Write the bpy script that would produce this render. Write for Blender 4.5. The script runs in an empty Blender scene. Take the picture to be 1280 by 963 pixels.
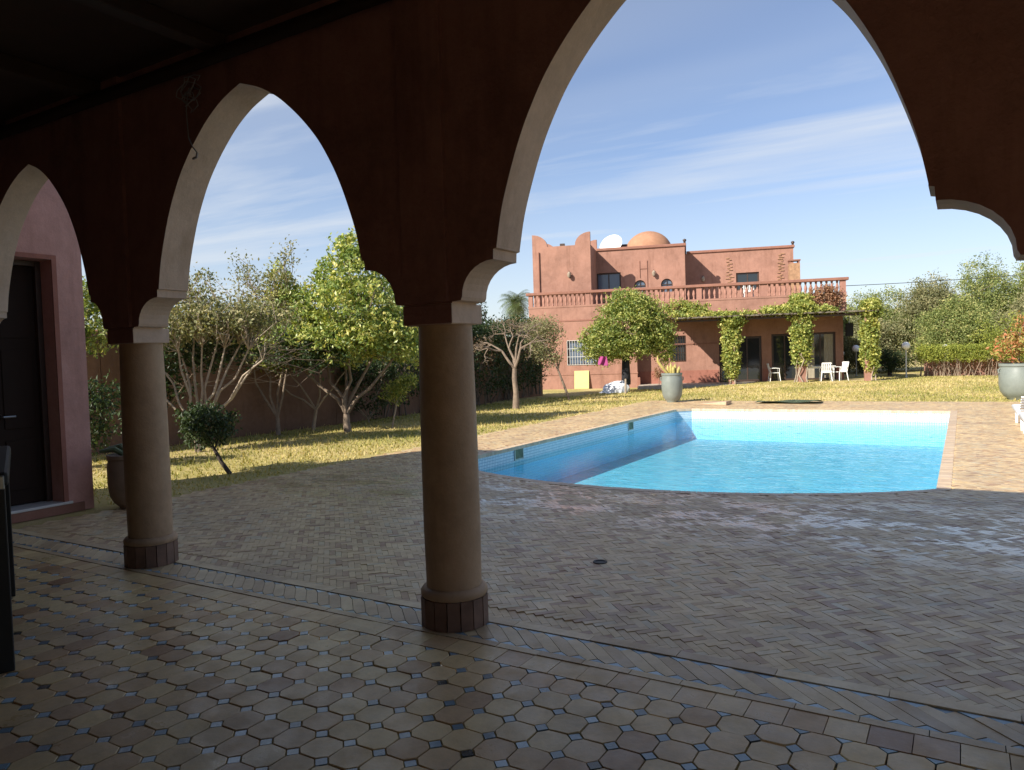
import bpy, bmesh, math, random
import numpy as np
from mathutils import Vector, Matrix

R = math.radians
rnd = random.Random(7)
rng = np.random.default_rng(11)
scene = bpy.context.scene
COL = scene.collection

# ------------------------------------------------------------------ materials
def new_mat(name):
    m = bpy.data.materials.new(name); m.use_nodes = True
    return m, m.node_tree.nodes, m.node_tree.links, m.node_tree.nodes['Principled BSDF']

def noise(nt, links, scale, detail=4, rough=.55, coord='Object', vec=None, stretch=None):
    n = nt.new('ShaderNodeTexNoise'); n.inputs['Scale'].default_value = scale
    n.inputs['Detail'].default_value = detail; n.inputs['Roughness'].default_value = rough
    src = vec
    if src is None:
        if coord == 'World':
            src = nt.new('ShaderNodeNewGeometry').outputs['Position']
        else:
            src = nt.new('ShaderNodeTexCoord').outputs[coord]
    if stretch:
        mp = nt.new('ShaderNodeMapping'); mp.inputs['Scale'].default_value = stretch
        links.new(src, mp.inputs['Vector']); src = mp.outputs['Vector']
    links.new(src, n.inputs['Vector'])
    return n.outputs['Fac']

def ramp(nt, links, fac, stops):
    r = nt.new('ShaderNodeValToRGB'); el = r.color_ramp.elements
    while len(el) < len(stops): el.new(.5)
    for e, (p, c) in zip(el, stops):
        e.position = p; e.color = (*c, 1) if len(c) == 3 else c
    links.new(fac, r.inputs['Fac'])
    return r.outputs['Color']

def mixc(nt, links, fac, a, b, mode='MIX'):
    m = nt.new('ShaderNodeMix'); m.data_type = 'RGBA'; m.blend_type = mode
    for i, v in ((0, fac), (6, a), (7, b)):
        if hasattr(v, 'links') or hasattr(v, 'is_linked'): links.new(v, m.inputs[i])
        elif isinstance(v, (int, float)): m.inputs[i].default_value = v
        else: m.inputs[i].default_value = (*v, 1)
    return m.outputs[2]

def maprange(nt, links, v, a, b, c, d):
    m = nt.new('ShaderNodeMapRange'); links.new(v, m.inputs[0])
    for i, x in enumerate((a, b, c, d)): m.inputs[i+1].default_value = x
    return m.outputs[0]

def bump(nt, links, bsdf, fac, strength, dist=.01):
    b = nt.new('ShaderNodeBump'); b.inputs['Strength'].default_value = strength
    b.inputs['Distance'].default_value = dist
    links.new(fac, b.inputs['Height']); links.new(b.outputs['Normal'], bsdf.inputs['Normal'])

def plain(name, c, rough=.6, spec=.5, metal=0, var=.12, scale=6, bstr=.15, coat=0, world=False):
    m, nt, links, b = new_mat(name)
    f = noise(nt, links, scale, 5, coord='World' if world else 'Object')
    lo = tuple(x*(1-var) for x in c); hi = tuple(min(1, x*(1+var)) for x in c)
    links.new(ramp(nt, links, f, [(.3, lo), (.7, hi)]), b.inputs['Base Color'])
    b.inputs['Roughness'].default_value = rough
    b.inputs['Specular IOR Level'].default_value = spec
    b.inputs['Metallic'].default_value = metal
    b.inputs['Coat Weight'].default_value = coat
    if bstr: bump(nt, links, b, noise(nt, links, scale*8, 4, coord='World' if world else 'Object'), bstr)
    return m

def plaster(name, c, stain=(.5, .45, .4), amt=.35, var=.18, scale=.7, rough=.85, bstr=.25):
    m, nt, links, b = new_mat(name)
    pos = nt.new('ShaderNodeNewGeometry').outputs['Position']
    f = noise(nt, links, scale, 8, .75, vec=pos)
    f2 = noise(nt, links, scale*5, 6, .7, vec=pos)
    st = noise(nt, links, 1.3, 5, .7, vec=pos, stretch=(2.6, 2.6, .35))
    lo = tuple(x*(1-var) for x in c); hi = tuple(min(1, x*(1+var)) for x in c)
    col = ramp(nt, links, f, [(.28, lo), (.5, c), (.75, hi)])
    col = mixc(nt, links, maprange(nt, links, f2, .45, .7, 0, .4), col, tuple(min(1, x*1.25+.02) for x in c))
    col = mixc(nt, links, maprange(nt, links, st, .52, .78, 0, amt), col, tuple(x*y for x, y in zip(c, stain)))
    links.new(col, b.inputs['Base Color'])
    b.inputs['Roughness'].default_value = rough
    b.inputs['Specular IOR Level'].default_value = .25
    bump(nt, links, b, noise(nt, links, 22, 6, .7, vec=pos), bstr, .02)
    return m

def tile_mat(name, stops, rough=(.35, .7), dirt=.35, wet=False):
    """per-tile colour from the point attribute 'tint' plus stains laid over many tiles"""
    m, nt, links, b = new_mat(name)
    at = nt.new('ShaderNodeAttribute'); at.attribute_name = 'tint'
    pos = nt.new('ShaderNodeNewGeometry').outputs['Position']
    col = ramp(nt, links, at.outputs['Fac'], stops)
    big = noise(nt, links, .9, 6, .7, vec=pos)
    col = mixc(nt, links, maprange(nt, links, big, .45, .7, 0, dirt), col, (.20, .16, .125))
    pk = noise(nt, links, .55, 3, .6, vec=pos, stretch=(1, 1.4, 1))
    col = mixc(nt, links, maprange(nt, links, pk, .55, .72, 0, .25), col, (.52, .34, .21))
    mid = noise(nt, links, 11, 5, .75, vec=pos)
    col = mixc(nt, links, maprange(nt, links, mid, .42, .72, 0, .45), col, (.62, .56, .52), 'MULTIPLY')
    fine = noise(nt, links, 38, 5, .7, vec=pos)
    col = mixc(nt, links, maprange(nt, links, fine, .35, .75, 0, .4), col, (1.25, 1.2, 1.1), 'MULTIPLY')
    links.new(col, b.inputs['Base Color'])
    r = maprange(nt, links, noise(nt, links, 5, 5, .7, vec=pos), .3, .7, rough[0], rough[1])
    if wet:
        sp = nt.new('ShaderNodeSeparateXYZ'); links.new(pos, sp.inputs[0])
        band = nt.new('ShaderNodeValToRGB'); el = band.color_ramp.elements
        el[0].position = 0; el[0].color = (0, 0, 0, 1); el[1].position = 1; el[1].color = (0, 0, 0, 1)
        e = el.new(.35); e.color = (1, 1, 1, 1); e = el.new(.6); e.color = (1, 1, 1, 1)
        links.new(maprange(nt, links, sp.outputs[1], 5.9, 8.7, 0, 1), band.inputs['Fac'])
        w = noise(nt, links, 2.3, 5, .72, vec=pos, stretch=(.5, 1.1, 1))
        tw_ = nt.new('ShaderNodeMath'); tw_.operation = 'MULTIPLY_ADD'; links.new(at.outputs['Fac'], tw_.inputs[0]); tw_.inputs[1].default_value = .16; links.new(w, tw_.inputs[2]); w = tw_.outputs[0]
        wm = nt.new('ShaderNodeMath'); wm.operation = 'MULTIPLY'
        links.new(maprange(nt, links, w, .58, .64, 0, 1), wm.inputs[0]); links.new(band.outputs['Color'], wm.inputs[1])
        mr = nt.new('ShaderNodeMix'); mr.data_type = 'FLOAT'
        links.new(wm.outputs[0], mr.inputs[0]); links.new(r, mr.inputs[2]); mr.inputs[3].default_value = .2
        r = mr.outputs[0]
    links.new(r, b.inputs['Roughness'])
    b.inputs['Specular IOR Level'].default_value = .5
    if wet: links.new(wm.outputs[0], b.inputs['Coat Weight']); b.inputs['Coat Roughness'].default_value = .28
    bump(nt, links, b, fine, .35, .004)
    return m

def leaf_mat(name, stops, trans=.35, rough=.5, spec=.4):
    m, nt, links, b = new_mat(name)
    at = nt.new('ShaderNodeAttribute'); at.attribute_name = 'tint'
    col = ramp(nt, links, at.outputs['Fac'], stops)
    links.new(col, b.inputs['Base Color'])
    b.inputs['Roughness'].default_value = rough
    b.inputs['Specular IOR Level'].default_value = spec
    tr = nt.new('ShaderNodeBsdfTranslucent')
    links.new(mixc(nt, links, 1.0, col, (1.25, 1.2, .5), 'MULTIPLY'), tr.inputs['Color'])
    mx = nt.new('ShaderNodeMixShader'); mx.inputs[0].default_value = trans
    links.new(b.outputs[0], mx.inputs[1]); links.new(tr.outputs[0], mx.inputs[2])
    links.new(mx.outputs[0], m.node_tree.nodes['Material Output'].inputs['Surface'])
    return m

M = {}
M['house'] = plaster('house_plaster', (.31, .165, .122), amt=.6, var=.3)
M['house_trim'] = plaster('house_trim_plaster', (.26, .125, .09), amt=.4)
M['baluster'] = plaster('baluster_plaster', (.33, .17, .13), amt=.45)
M['wainscot'] = plaster('wainscot_plaster', (.30, .125, .09), amt=.3)
M['dome'] = plaster('dome_plaster', (.38, .20, .12), amt=.25)
M['inner'] = plaster('gallery_plaster', (.25, .12, .11), amt=.6, var=.35, scale=1.2, bstr=.6)
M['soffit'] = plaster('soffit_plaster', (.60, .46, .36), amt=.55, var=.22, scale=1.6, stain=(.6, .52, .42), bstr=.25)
M['column'] = plaster('column_plaster', (.40, .265, .16), amt=.7, var=.25, scale=2.2, rough=.6, stain=(.5, .42, .36), bstr=.22)
M['sidewall'] = plaster('side_plaster', (.52, .28, .23), amt=.5, var=.25, scale=1.1, bstr=.4)
M['earth'] = plaster('earth_wall', (.17, .095, .06), amt=.6, scale=2, stain=(.5, .5, .5))
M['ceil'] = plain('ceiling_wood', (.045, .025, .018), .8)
M['darkwood'] = plain('dark_wood', (.022, .012, .008), .75, spec=.2, scale=3)
M['blackwood'] = plain('black_wood', (.012, .012, .010), .6, scale=3)
M['frame'] = plain('window_frame_paint', (.05, .028, .02), .5)
M['white'] = plain('white_plastic', (.78, .78, .76), .35, var=.04, bstr=.03)
M['whitecloth'] = plain('white_cloth', (.75, .76, .8), .8, var=.08, bstr=.3)
M['globe'] = plain('lamp_globe', (.8, .8, .78), .2, var=.02, bstr=0)
M['metal'] = plain('grey_metal', (.3, .31, .3), .35, metal=.8)
M['iron'] = plain('white_iron', (.55, .55, .52), .5)
M['marble'] = plain('marble', (.6, .58, .55), .2, var=.1)
M['slab'] = plain('concrete_slab', (.42, .36, .29), .85, var=.2, world=True)
M['grey_pot'] = plain('grey_glazed_clay', (.19, .215, .195), .38, spec=.5, var=.14, scale=3, bstr=.1)
M['clay'] = plain('brown_clay', (.22, .15, .10), .6, var=.2)
M['soil'] = plain('soil', (.07, .045, .03), .95)
M['brick'] = plain('brown_brick', (.36, .21, .12), .85, var=.25)
M['brickbase'] = plain('column_brick', (.17, .095, .065), .55, var=.3, scale=9)
M['grout'] = plain('grout', (.085, .075, .065), .95, var=.3, world=True)
M['yellow'] = plain('yellow_board', (.62, .52, .20), .6, var=.06)
M['magenta'] = plain('magenta_cloth', (.30, .03, .15), .7, var=.15)
M['black'] = plain('black_cloth', (.012, .012, .016), .85)
M['mat'] = plain('green_mat', (.13, .17, .10), .8, var=.25)
M['curtain'] = plain('beige_curtain', (.33, .29, .22), .85, var=.1)
M['bark'] = plain('bark', (.22, .165, .12), .9, var=.3, scale=9, bstr=.6)
M['palebark'] = plain('pale_bark', (.33, .265, .20), .85, var=.22, scale=8, bstr=.5)
M['darkbark'] = plain('dark_bark', (.06, .045, .035), .9, var=.3, bstr=.5)
M['cactus'] = plain('yellow_cactus', (.40, .33, .10), .7, var=.2, scale=12)
M['rope'] = plain('cable_rubber', (.02, .02, .02), .6)
M['palewire'] = plain('pale_wire', (.25, .24, .26), .4)
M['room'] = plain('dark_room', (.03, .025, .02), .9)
M['thatch'] = plain('thatch', (.12, .10, .07), .95, var=.3, scale=14, bstr=.5)
M['reed'] = plain('reed_fence', (.13, .10, .07), .9, var=.35, scale=5)

m, nt, links, b = new_mat('window_glass'); M['glass'] = m
b.inputs['Base Color'].default_value = (.02, .025, .03, 1); b.inputs['Roughness'].default_value = .06
b.inputs['Specular IOR Level'].default_value = .7
m, nt, links, b = new_mat('window_glass_blue'); M['glassb'] = m
b.inputs['Base Color'].default_value = (.10, .13, .18, 1); b.inputs['Roughness'].default_value = .12

oct_stops = [(0, (.32, .17, .08)), (.04, (.50, .31, .15)), (.3, (.65, .45, .22)), (.62, (.71, .52, .255)), (.85, (.77, .58, .285)), (1, (.64, .42, .23))]
M['octagon'] = tile_mat('octagon_tiles', oct_stops, (.22, .6), .55)
M['bluetile'] = tile_mat('blue_tiles', [(0, (.02, .03, .035)), (.12, (.08, .10, .10)), (.2, (.15, .22, .27)), (.7, (.24, .37, .46)), (1, (.44, .58, .66))], (.1, .35), .1)
M['bejmat'] = tile_mat('herringbone_bricks', [(0, (.36, .21, .12)), (.25, (.52, .37, .20)), (.6, (.61, .45, .245)), (.85, (.66, .50, .275)), (1, (.50, .43, .29))], (.28, .6), .42, wet=True)
M['kerb'] = tile_mat('kerb_bricks', [(0, (.46, .33, .19)), (.5, (.60, .45, .26)), (1, (.68, .53, .31))], (.3, .6), .25)
M['coping'] = tile_mat('coping_bricks', [(0, (.50, .36, .24)), (.5, (.58, .45, .30)), (1, (.64, .50, .36))], (.35, .6), .15)

# pool mosaic
def pool_mat(name, tile_a, tile_b, mortar, w=.05):
    m, nt, links, b = new_mat(name)
    g = nt.new('ShaderNodeNewGeometry'); sp = nt.new('ShaderNodeSeparateXYZ'); links.new(g.outputs['Position'], sp.inputs[0])
    ad = nt.new('ShaderNodeMath'); ad.operation = 'ADD'; links.new(sp.outputs[0], ad.inputs[0]); links.new(sp.outputs[1], ad.inputs[1])
    cb = nt.new('ShaderNodeCombineXYZ'); links.new(ad.outputs[0], cb.inputs[0]); links.new(sp.outputs[2], cb.inputs[1])
    br = nt.new('ShaderNodeTexBrick'); br.offset = 0; br.squash = 1
    br.inputs['Scale'].default_value = 1; br.inputs['Brick Width'].default_value = w; br.inputs['Row Height'].default_value = w
    br.inputs['Mortar Size'].default_value = w*.09; br.inputs['Mortar Smooth'].default_value = .1
    br.inputs['Color1'].default_value = (*tile_a, 1); br.inputs['Color2'].default_value = (*tile_b, 1); br.inputs['Mortar'].default_value = (*mortar, 1)
    links.new(cb.outputs[0], br.inputs['Vector']); links.new(br.outputs['Color'], b.inputs['Base Color'])
    b.inputs['Roughness'].default_value = .2
    return m
M['mosaic'] = pool_mat('pool_mosaic', (.66, .75, .79), (.54, .66, .73), (.18, .33, .45))
M['poolblue'] = pool_mat('pool_wall_tiles', (.30, .74, .95), (.26, .69, .94), (.16, .52, .84))
m, nt, links, b = new_mat('pool_floor'); M['poolfloor'] = m
f = noise(nt, links, 2.2, 3, .5, coord='World')
links.new(ramp(nt, links, f, [(.3, (.10, .44, .61)), (.7, (.17, .53, .67))]), b.inputs['Base Color']); b.inputs['Roughness'].default_value = .6
# water
m = bpy.data.materials.new('pool_water'); m.use_nodes = True; M['water'] = m
nt = m.node_tree.nodes; links = m.node_tree.links; nt.clear()
out = nt.new('ShaderNodeOutputMaterial'); gl = nt.new('ShaderNodeBsdfGlossy'); gl.inputs['Roughness'].default_value = .05
tp = nt.new('ShaderNodeBsdfTransparent'); tp.inputs['Color'].default_value = (.78, .96, .995, 1)
fr = nt.new('ShaderNodeFresnel'); fr.inputs['IOR'].default_value = 1.15
geo = nt.new('ShaderNodeNewGeometry')
n1 = nt.new('ShaderNodeTexNoise'); n1.inputs['Scale'].default_value = 5.5; n1.inputs['Detail'].default_value = 3
mp = nt.new('ShaderNodeMapping'); mp.inputs['Scale'].default_value = (.7, 1.5, 1)
links.new(geo.outputs['Position'], mp.inputs[0]); links.new(mp.outputs[0], n1.inputs['Vector'])
bp = nt.new('ShaderNodeBump'); bp.inputs['Strength'].default_value = .45; bp.inputs['Distance'].default_value = .03
links.new(n1.outputs['Fac'], bp.inputs['Height'])
links.new(bp.outputs[0], gl.inputs['Normal']); links.new(bp.outputs[0], fr.inputs['Normal'])
mx = nt.new('ShaderNodeMixShader'); links.new(fr.outputs[0], mx.inputs[0]); links.new(tp.outputs[0], mx.inputs[1]); links.new(gl.outputs[0], mx.inputs[2])
links.new(mx.outputs[0], out.inputs['Surface'])

# lawn
m, nt, links, b = new_mat('lawn_ground'); M['lawn'] = m
pos = nt.new('ShaderNodeNewGeometry').outputs['Position']
f = noise(nt, links, .35, 6, .7, vec=pos)
col = ramp(nt, links, f, [(.3, (.24, .235, .065)), (.48, (.42, .355, .13)), (.62, (.56, .44, .22)), (.75, (.46, .37, .16))])
col = mixc(nt, links, maprange(nt, links, noise(nt, links, 9, 6, .75, vec=pos), .4, .7, 0, .5), col, (.42, .32, .16))
links.new(col, b.inputs['Base Color']); b.inputs['Roughness'].default_value = .95; b.inputs['Specular IOR Level'].default_value = .1
bump(nt, links, b, noise(nt, links, 30, 5, .8, vec=pos), .7, .03)

M['blade'] = leaf_mat('grass_blades', [(0, (.18, .20, .05)), (.35, (.38, .35, .11)), (.65, (.56, .46, .20)), (1, (.66, .52, .29))], .3, .7, .2)
M['citrus'] = leaf_mat('citrus_leaves', [(0, (0.077, 0.134, 0.036)), (.35, (0.221, 0.304, 0.076)), (.7, (0.464, 0.499, 0.150)), (1, (0.752, 0.659, 0.240))], .35, .4)
M['citrus2'] = leaf_mat('far_citrus_leaves', [(0, (0.062, 0.114, 0.028)), (.4, (0.187, 0.246, 0.058)), (.75, (0.395, 0.422, 0.115)), (1, (0.624, 0.581, 0.208))], .35, .45)
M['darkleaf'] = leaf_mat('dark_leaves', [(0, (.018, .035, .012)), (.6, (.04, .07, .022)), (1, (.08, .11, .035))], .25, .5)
M['greyleaf'] = leaf_mat('grey_leaves', [(0, (0.094, 0.120, 0.053)), (.5, (0.236, 0.240, 0.120)), (1, (0.425, 0.374, 0.209))], .3, .6, .2)
M['dryleaf'] = leaf_mat('dry_leaves', [(0, (0.130, 0.091, 0.052)), (.5, (0.312, 0.221, 0.143)), (1, (0.468, 0.351, 0.234))], .25, .8, .1)
M['oliveleaf'] = leaf_mat('olive_leaves', [(0, (0.091, 0.125, 0.046)), (.4, (0.200, 0.251, 0.083)), (.75, (0.361, 0.385, 0.146)), (1, (0.580, 0.520, 0.219))], .35, .6, .2)
M['hedgeleaf'] = leaf_mat('hedge_leaves', [(0, (0.098, 0.132, 0.033)), (.5, (0.254, 0.297, 0.058)), (1, (0.468, 0.462, 0.099))], .35, .6, .2)
M['vine'] = leaf_mat('vine_leaves', [(0, (0.100, 0.150, 0.038)), (.45, (0.260, 0.317, 0.077)), (.8, (0.500, 0.493, 0.134)), (1, (0.720, 0.634, 0.230))], .35, .5)
M['palm'] = leaf_mat('palm_leaves', [(0, (0.052, 0.084, 0.032)), (1, (0.147, 0.189, 0.063))], .2, .5)
M['autumn'] = leaf_mat('red_green_leaves', [(0, (0.104, 0.156, 0.039)), (.35, (0.286, 0.338, 0.078)), (.6, (0.468, 0.260, 0.104)), (1, (0.598, 0.182, 0.104))], .35, .5)
M['pinkleaf'] = leaf_mat('pink_dry_leaves', [(0, (.20, .08, .05)), (.5, (.36, .20, .12)), (1, (.42, .30, .20))], .3, .7, .1)

# ------------------------------------------------------------------ mesh helpers
class MB:
    def __init__(s): s.v = []; s.f = []; s.m = []; s.t = []
    def add(s, vs, fs, mi=0, tint=.5):
        o = len(s.v); s.v += [tuple(v) for v in vs]; s.f += [tuple(i+o for i in f) for f in fs]
        s.m += [mi]*len(fs); s.t += [tint]*len(vs); return s
    def box(s, x0, x1, y0, y1, z0, z1, mi=0, tint=.5):
        return s.add([(x0,y0,z0),(x1,y0,z0),(x1,y1,z0),(x0,y1,z0),(x0,y0,z1),(x1,y0,z1),(x1,y1,z1),(x0,y1,z1)],
                     [(0,3,2,1),(4,5,6,7),(0,1,5,4),(1,2,6,5),(2,3,7,6),(3,0,4,7)], mi, tint)
    def prism(s, poly, z0, z1, mi=0, tint=.5):           # poly in xy, ccw
        n = len(poly)
        return s.add([(x,y,z0) for x,y in poly]+[(x,y,z1) for x,y in poly],
                     [tuple(range(n-1,-1,-1)), tuple(range(n,2*n))]+[(i,(i+1)%n,n+(i+1)%n,n+i) for i in range(n)], mi, tint)
    def prismy(s, poly, y0, y1, mi=0):                   # poly in xz, extruded along y
        n = len(poly)
        return s.add([(x,y0,z) for x,z in poly]+[(x,y1,z) for x,z in poly],
                     [tuple(range(n)), tuple(range(2*n-1,n-1,-1))]+[(i,n+i,n+(i+1)%n,(i+1)%n) for i in range(n)], mi)
    def lathe(s, prof, cx=0, cy=0, n=24, mi=0, cap=True, tint=.5, z=0):
        vs = []
        for r, h in prof:
            for k in range(n):
                a = 2*math.pi*k/n; vs.append((cx+r*math.cos(a), cy+r*math.sin(a), z+h))
        fs = [(i*n+k, i*n+(k+1)%n, (i+1)*n+(k+1)%n, (i+1)*n+k) for i in range(len(prof)-1) for k in range(n)]
        if cap: fs += [tuple(range(n-1,-1,-1)), tuple((len(prof)-1)*n+k for k in range(n))]
        return s.add(vs, fs, mi, tint)
    def tube(s, pts, radii, n=6, mi=0, tint=.5):
        pts = [Vector(p) for p in pts]
        if not hasattr(radii, '__len__'): radii = [radii]*len(pts)
        vs = []; up = Vector((0,0,1)); prev = None
        for i, p in enumerate(pts):
            d = (pts[min(i+1,len(pts)-1)]-pts[max(i-1,0)])
            d = d.normalized() if d.length > 1e-9 else Vector((0,0,1))
            if prev is None:
                a = d.cross(Vector((1,0,0))) if abs(d.x) < .9 else d.cross(Vector((0,1,0)))
            else: a = prev - d*prev.dot(d)
            a.normalize(); prev = a; c = d.cross(a)
            for k in range(n):
                t = 2*math.pi*k/n; vs.append(p+(a*math.cos(t)+c*math.sin(t))*radii[i])
        fs = [(i*n+k, i*n+(k+1)%n, (i+1)*n+(k+1)%n, (i+1)*n+k) for i in range(len(pts)-1) for k in range(n)]
        fs += [tuple(range(n-1,-1,-1)), tuple((len(pts)-1)*n+k for k in range(n))]
        return s.add(vs, fs, mi, tint)
    def sphere(s, c, r, n=16, mi=0, sz=1, tint=.5):
        prof = [(max(1e-4, r*math.sin(math.pi*i/(n//2))), -r*sz*math.cos(math.pi*i/(n//2))) for i in range(n//2+1)]
        return s.lathe(prof, c[0], c[1], n, mi, False, tint, c[2])

def link(o, parent=None):
    COL.objects.link(o)
    if parent is not None: o.parent = parent
    return o

def obj(name, mb, mats, parent=None, smooth=False, bevel=0, seg=2, loc=None, rot=None, tint=False):
    me = bpy.data.meshes.new(name); me.from_pydata(mb.v, [], mb.f)
    if not isinstance(mats, (list, tuple)): mats = [mats]
    for m in mats: me.materials.append(m)
    if len(mats) > 1: me.polygons.foreach_set('material_index', mb.m)
    if smooth: me.polygons.foreach_set('use_smooth', [True]*len(me.polygons))
    if tint:
        at = me.attributes.new('tint', 'FLOAT', 'POINT'); at.data.foreach_set('value', mb.t)
    me.update()
    o = bpy.data.objects.new(name, me); link(o, parent)
    if loc: o.location = loc
    if rot: o.rotation_euler = rot
    if bevel:
        bv = o.modifiers.new('bevel', 'BEVEL'); bv.width = bevel; bv.segments = seg; bv.limit_method = 'ANGLE'; bv.angle_limit = R(35)
    if smooth:
        bm = bmesh.new(); bm.from_mesh(me)
        for e in bm.edges: e.smooth = not (len(e.link_faces) == 2 and e.calc_face_angle(0) > R(38))
        bm.to_mesh(me); bm.free()
    return o

def tag(o, label=None, cat=None, group=None, kind=None):
    if label: o['label'] = label
    if cat: o['category'] = cat
    if group: o['group'] = group
    if kind: o['kind'] = kind
    return o

def thing(name, label, cat, loc=(0,0,0), rotz=0, group=None):
    o = bpy.data.objects.new(name, None); link(o); o.location = loc; o.rotation_euler = (0,0,rotz)
    o.empty_display_size = .2
    return tag(o, label, cat, group)

def struct(name, mb, mats, **k): return tag(obj(name, mb, mats, **k), kind='structure')

def copy_tree(o, parent=None):
    c = o.copy(); COL.objects.link(c); c.parent = parent
    for ch in [x for x in bpy.data.objects if x.parent == o]: copy_tree(ch, c)
    return c

def np_mesh(name, verts, quads, tint, mat, parent=None):
    me = bpy.data.meshes.new(name)
    nv, nf = len(verts), len(quads); k = quads.shape[1]
    me.vertices.add(nv); me.vertices.foreach_set('co', verts.astype(np.float32).ravel())
    me.loops.add(nf*k); me.loops.foreach_set('vertex_index', quads.astype(np.int32).ravel())
    me.polygons.add(nf); me.polygons.foreach_set('loop_start', np.arange(0, nf*k, k, dtype=np.int32))
    me.polygons.foreach_set('loop_total', np.full(nf, k, dtype=np.int32))
    at = me.attributes.new('tint', 'FLOAT', 'POINT'); at.data.foreach_set('value', tint.astype(np.float32))
    me.materials.append(mat); me.update(calc_edges=True); me.validate(); me.shade_flat()
    return link(bpy.data.objects.new(name, me), parent)

def leaves(name, centers, size, mat, parent, tint, width=.5, droop=.2, fold=.25):
    """leaf-shaped folded blades at the given centres"""
    n = len(centers); c = np.asarray(centers)
    d = rng.normal(size=(n,3)); d[:,2] -= droop; d /= np.linalg.norm(d, axis=1)[:,None]
    u = rng.normal(size=(n,3)); u[:,2] += .8
    s = np.cross(d, u); s /= np.linalg.norm(s, axis=1)[:,None]
    nn = np.cross(s, d)
    L = size*rng.uniform(.65, 1.3, n)[:,None]; W = L*width*.5
    base = c-d*L*.5; tip = c+d*L*.5
    l = c-s*W+nn*L*fold*.4; r_ = c+s*W+nn*L*fold*.4
    v = np.stack([base, l, tip, r_], 1).reshape(-1,3)
    i = np.arange(n)*4
    q = np.concatenate([np.stack([i, i+1, i+2], 1), np.stack([i, i+2, i+3], 1)])
    return np_mesh(name, v, q, np.repeat(tint, 4), mat, parent)

CR = np.array([math.cos(R(31.3)), math.sin(R(31.3)), 0]); CD = np.array([-CR[1], CR[0], 0])   # the garden's cross and depth directions

def blob_points(blobs, nclump, per, cr, shell=.55, flat=0):
    """blobs: (a, b, z, ra, rb, rz, weight); clumps near each blob's skin, leaves round each clump"""
    w = np.array([b[6] for b in blobs], float); w /= w.sum()
    idx = rng.choice(len(blobs), nclump, p=w)
    B = np.array([b[:6] for b in blobs])[idx]
    d = rng.normal(size=(nclump,3)); d /= np.linalg.norm(d, axis=1)[:,None]
    rr = shell+(1-shell)*rng.uniform(0, 1, nclump)**.7
    rr *= rng.uniform(.85, 1.12, nclump)
    loc = B[:,:3]+d*rr[:,None]*B[:,3:6]
    cl = loc[:,[0]]*CR+loc[:,[1]]*CD; cl[:,2] = loc[:,2]
    ct = rng.uniform(0, 1, nclump)
    p = np.repeat(cl, per, 0)+rng.normal(size=(nclump*per,3))*cr*np.array([1,1,.8])
    t = np.clip(np.repeat(ct, per)*.55+rng.uniform(0, .55, nclump*per)-.03, 0, 1)
    return p, t, cl

def wobble(a, b, n=4, amp=.06):
    a = np.array(a, float); b = np.array(b, float); L = np.linalg.norm(b-a)
    return [a+(b-a)*i/n+(rng.normal(size=3)*amp*L*(0 if i in (0,n) else 1)) for i in range(n+1)]

def limbs(mb, trunk, forks, clumps, r0, nb=24, rtwig=.008, tube_n=6):
    """trunk: list of points; forks: main limb ends; then branches to some clumps"""
    trunk = [np.array(p, float) for p in trunk]
    mb.tube(trunk, list(np.linspace(r0, r0*.72, len(trunk))), 10)
    top = trunk[-1]; ends = []
    for f in forks:
        w = wobble(top if len(f) < 4 else trunk[int(f[3])], f[:3], 4, .028)
        rr = r0*.5
        mb.tube(w, list(np.linspace(rr, rr*.45, 5)), 8); ends.append((w[2], rr*.6)); ends.append((w[3], rr*.55)); ends.append((w[-1], rr*.45))
    if len(clumps) and nb:
        for c in clumps[rng.choice(len(clumps), min(nb, len(clumps)), replace=False)]:
            e, r = min(ends, key=lambda q: np.linalg.norm(q[0]-c)+(0 if q[0][2] < c[2] else 1)) if ends else (top, r0*.4)
            mb.tube(wobble(e, c, 3, .09), list(np.linspace(r*.7, rtwig, 4)), 5)

def AB(a, b, z): return tuple(CR*a+CD*b+np.array([0,0,z]))

def tree(name, label, cat, loc, trunk, forks, blobs, nclump, per, cr, lsize, lmat, bark, r0, nb=24, group=None, shell=.5, width=.5, crown='crown', smooth=True, twig=.008):
    t = thing(name, label, cat, loc, 0, group)
    p, tn, cl = blob_points(blobs, nclump, per, cr, shell)
    keep = p[:,2] > .02
    mb = MB(); limbs(mb, [AB(*q) for q in trunk], [AB(*q[:3])+tuple(q[3:]) for q in forks], cl, r0, nb, twig)
    obj('trunk', mb, bark, t, smooth=smooth)
    leaves(crown, p[keep], lsize, lmat, t, tn[keep], width)
    return t

# ------------------------------------------------------------------ sky, sun, camera
EL, AZ = 34.0, 68.0            # sun height; direction the light travels, measured from +X
world = bpy.data.worlds.new('World'); scene.world = world; world.use_nodes = True
nt = world.node_tree.nodes; links = world.node_tree.links; nt.clear()
out = nt.new('ShaderNodeOutputWorld'); bg = nt.new('ShaderNodeBackground'); bg.inputs['Strength'].default_value = .10
sky = nt.new('ShaderNodeTexSky'); sky.sky_type = 'NISHITA'; sky.sun_disc = False
sky.sun_elevation = R(EL); sky.sun_rotation = R(202); sky.air_density = 1.0; sky.dust_density = .6; sky.ozone_density = 2.0; sky.altitude = 400
tc = nt.new('ShaderNodeTexCoord'); sep = nt.new('ShaderNodeSeparateXYZ'); links.new(tc.outputs['Generated'], sep.inputs[0])
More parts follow.
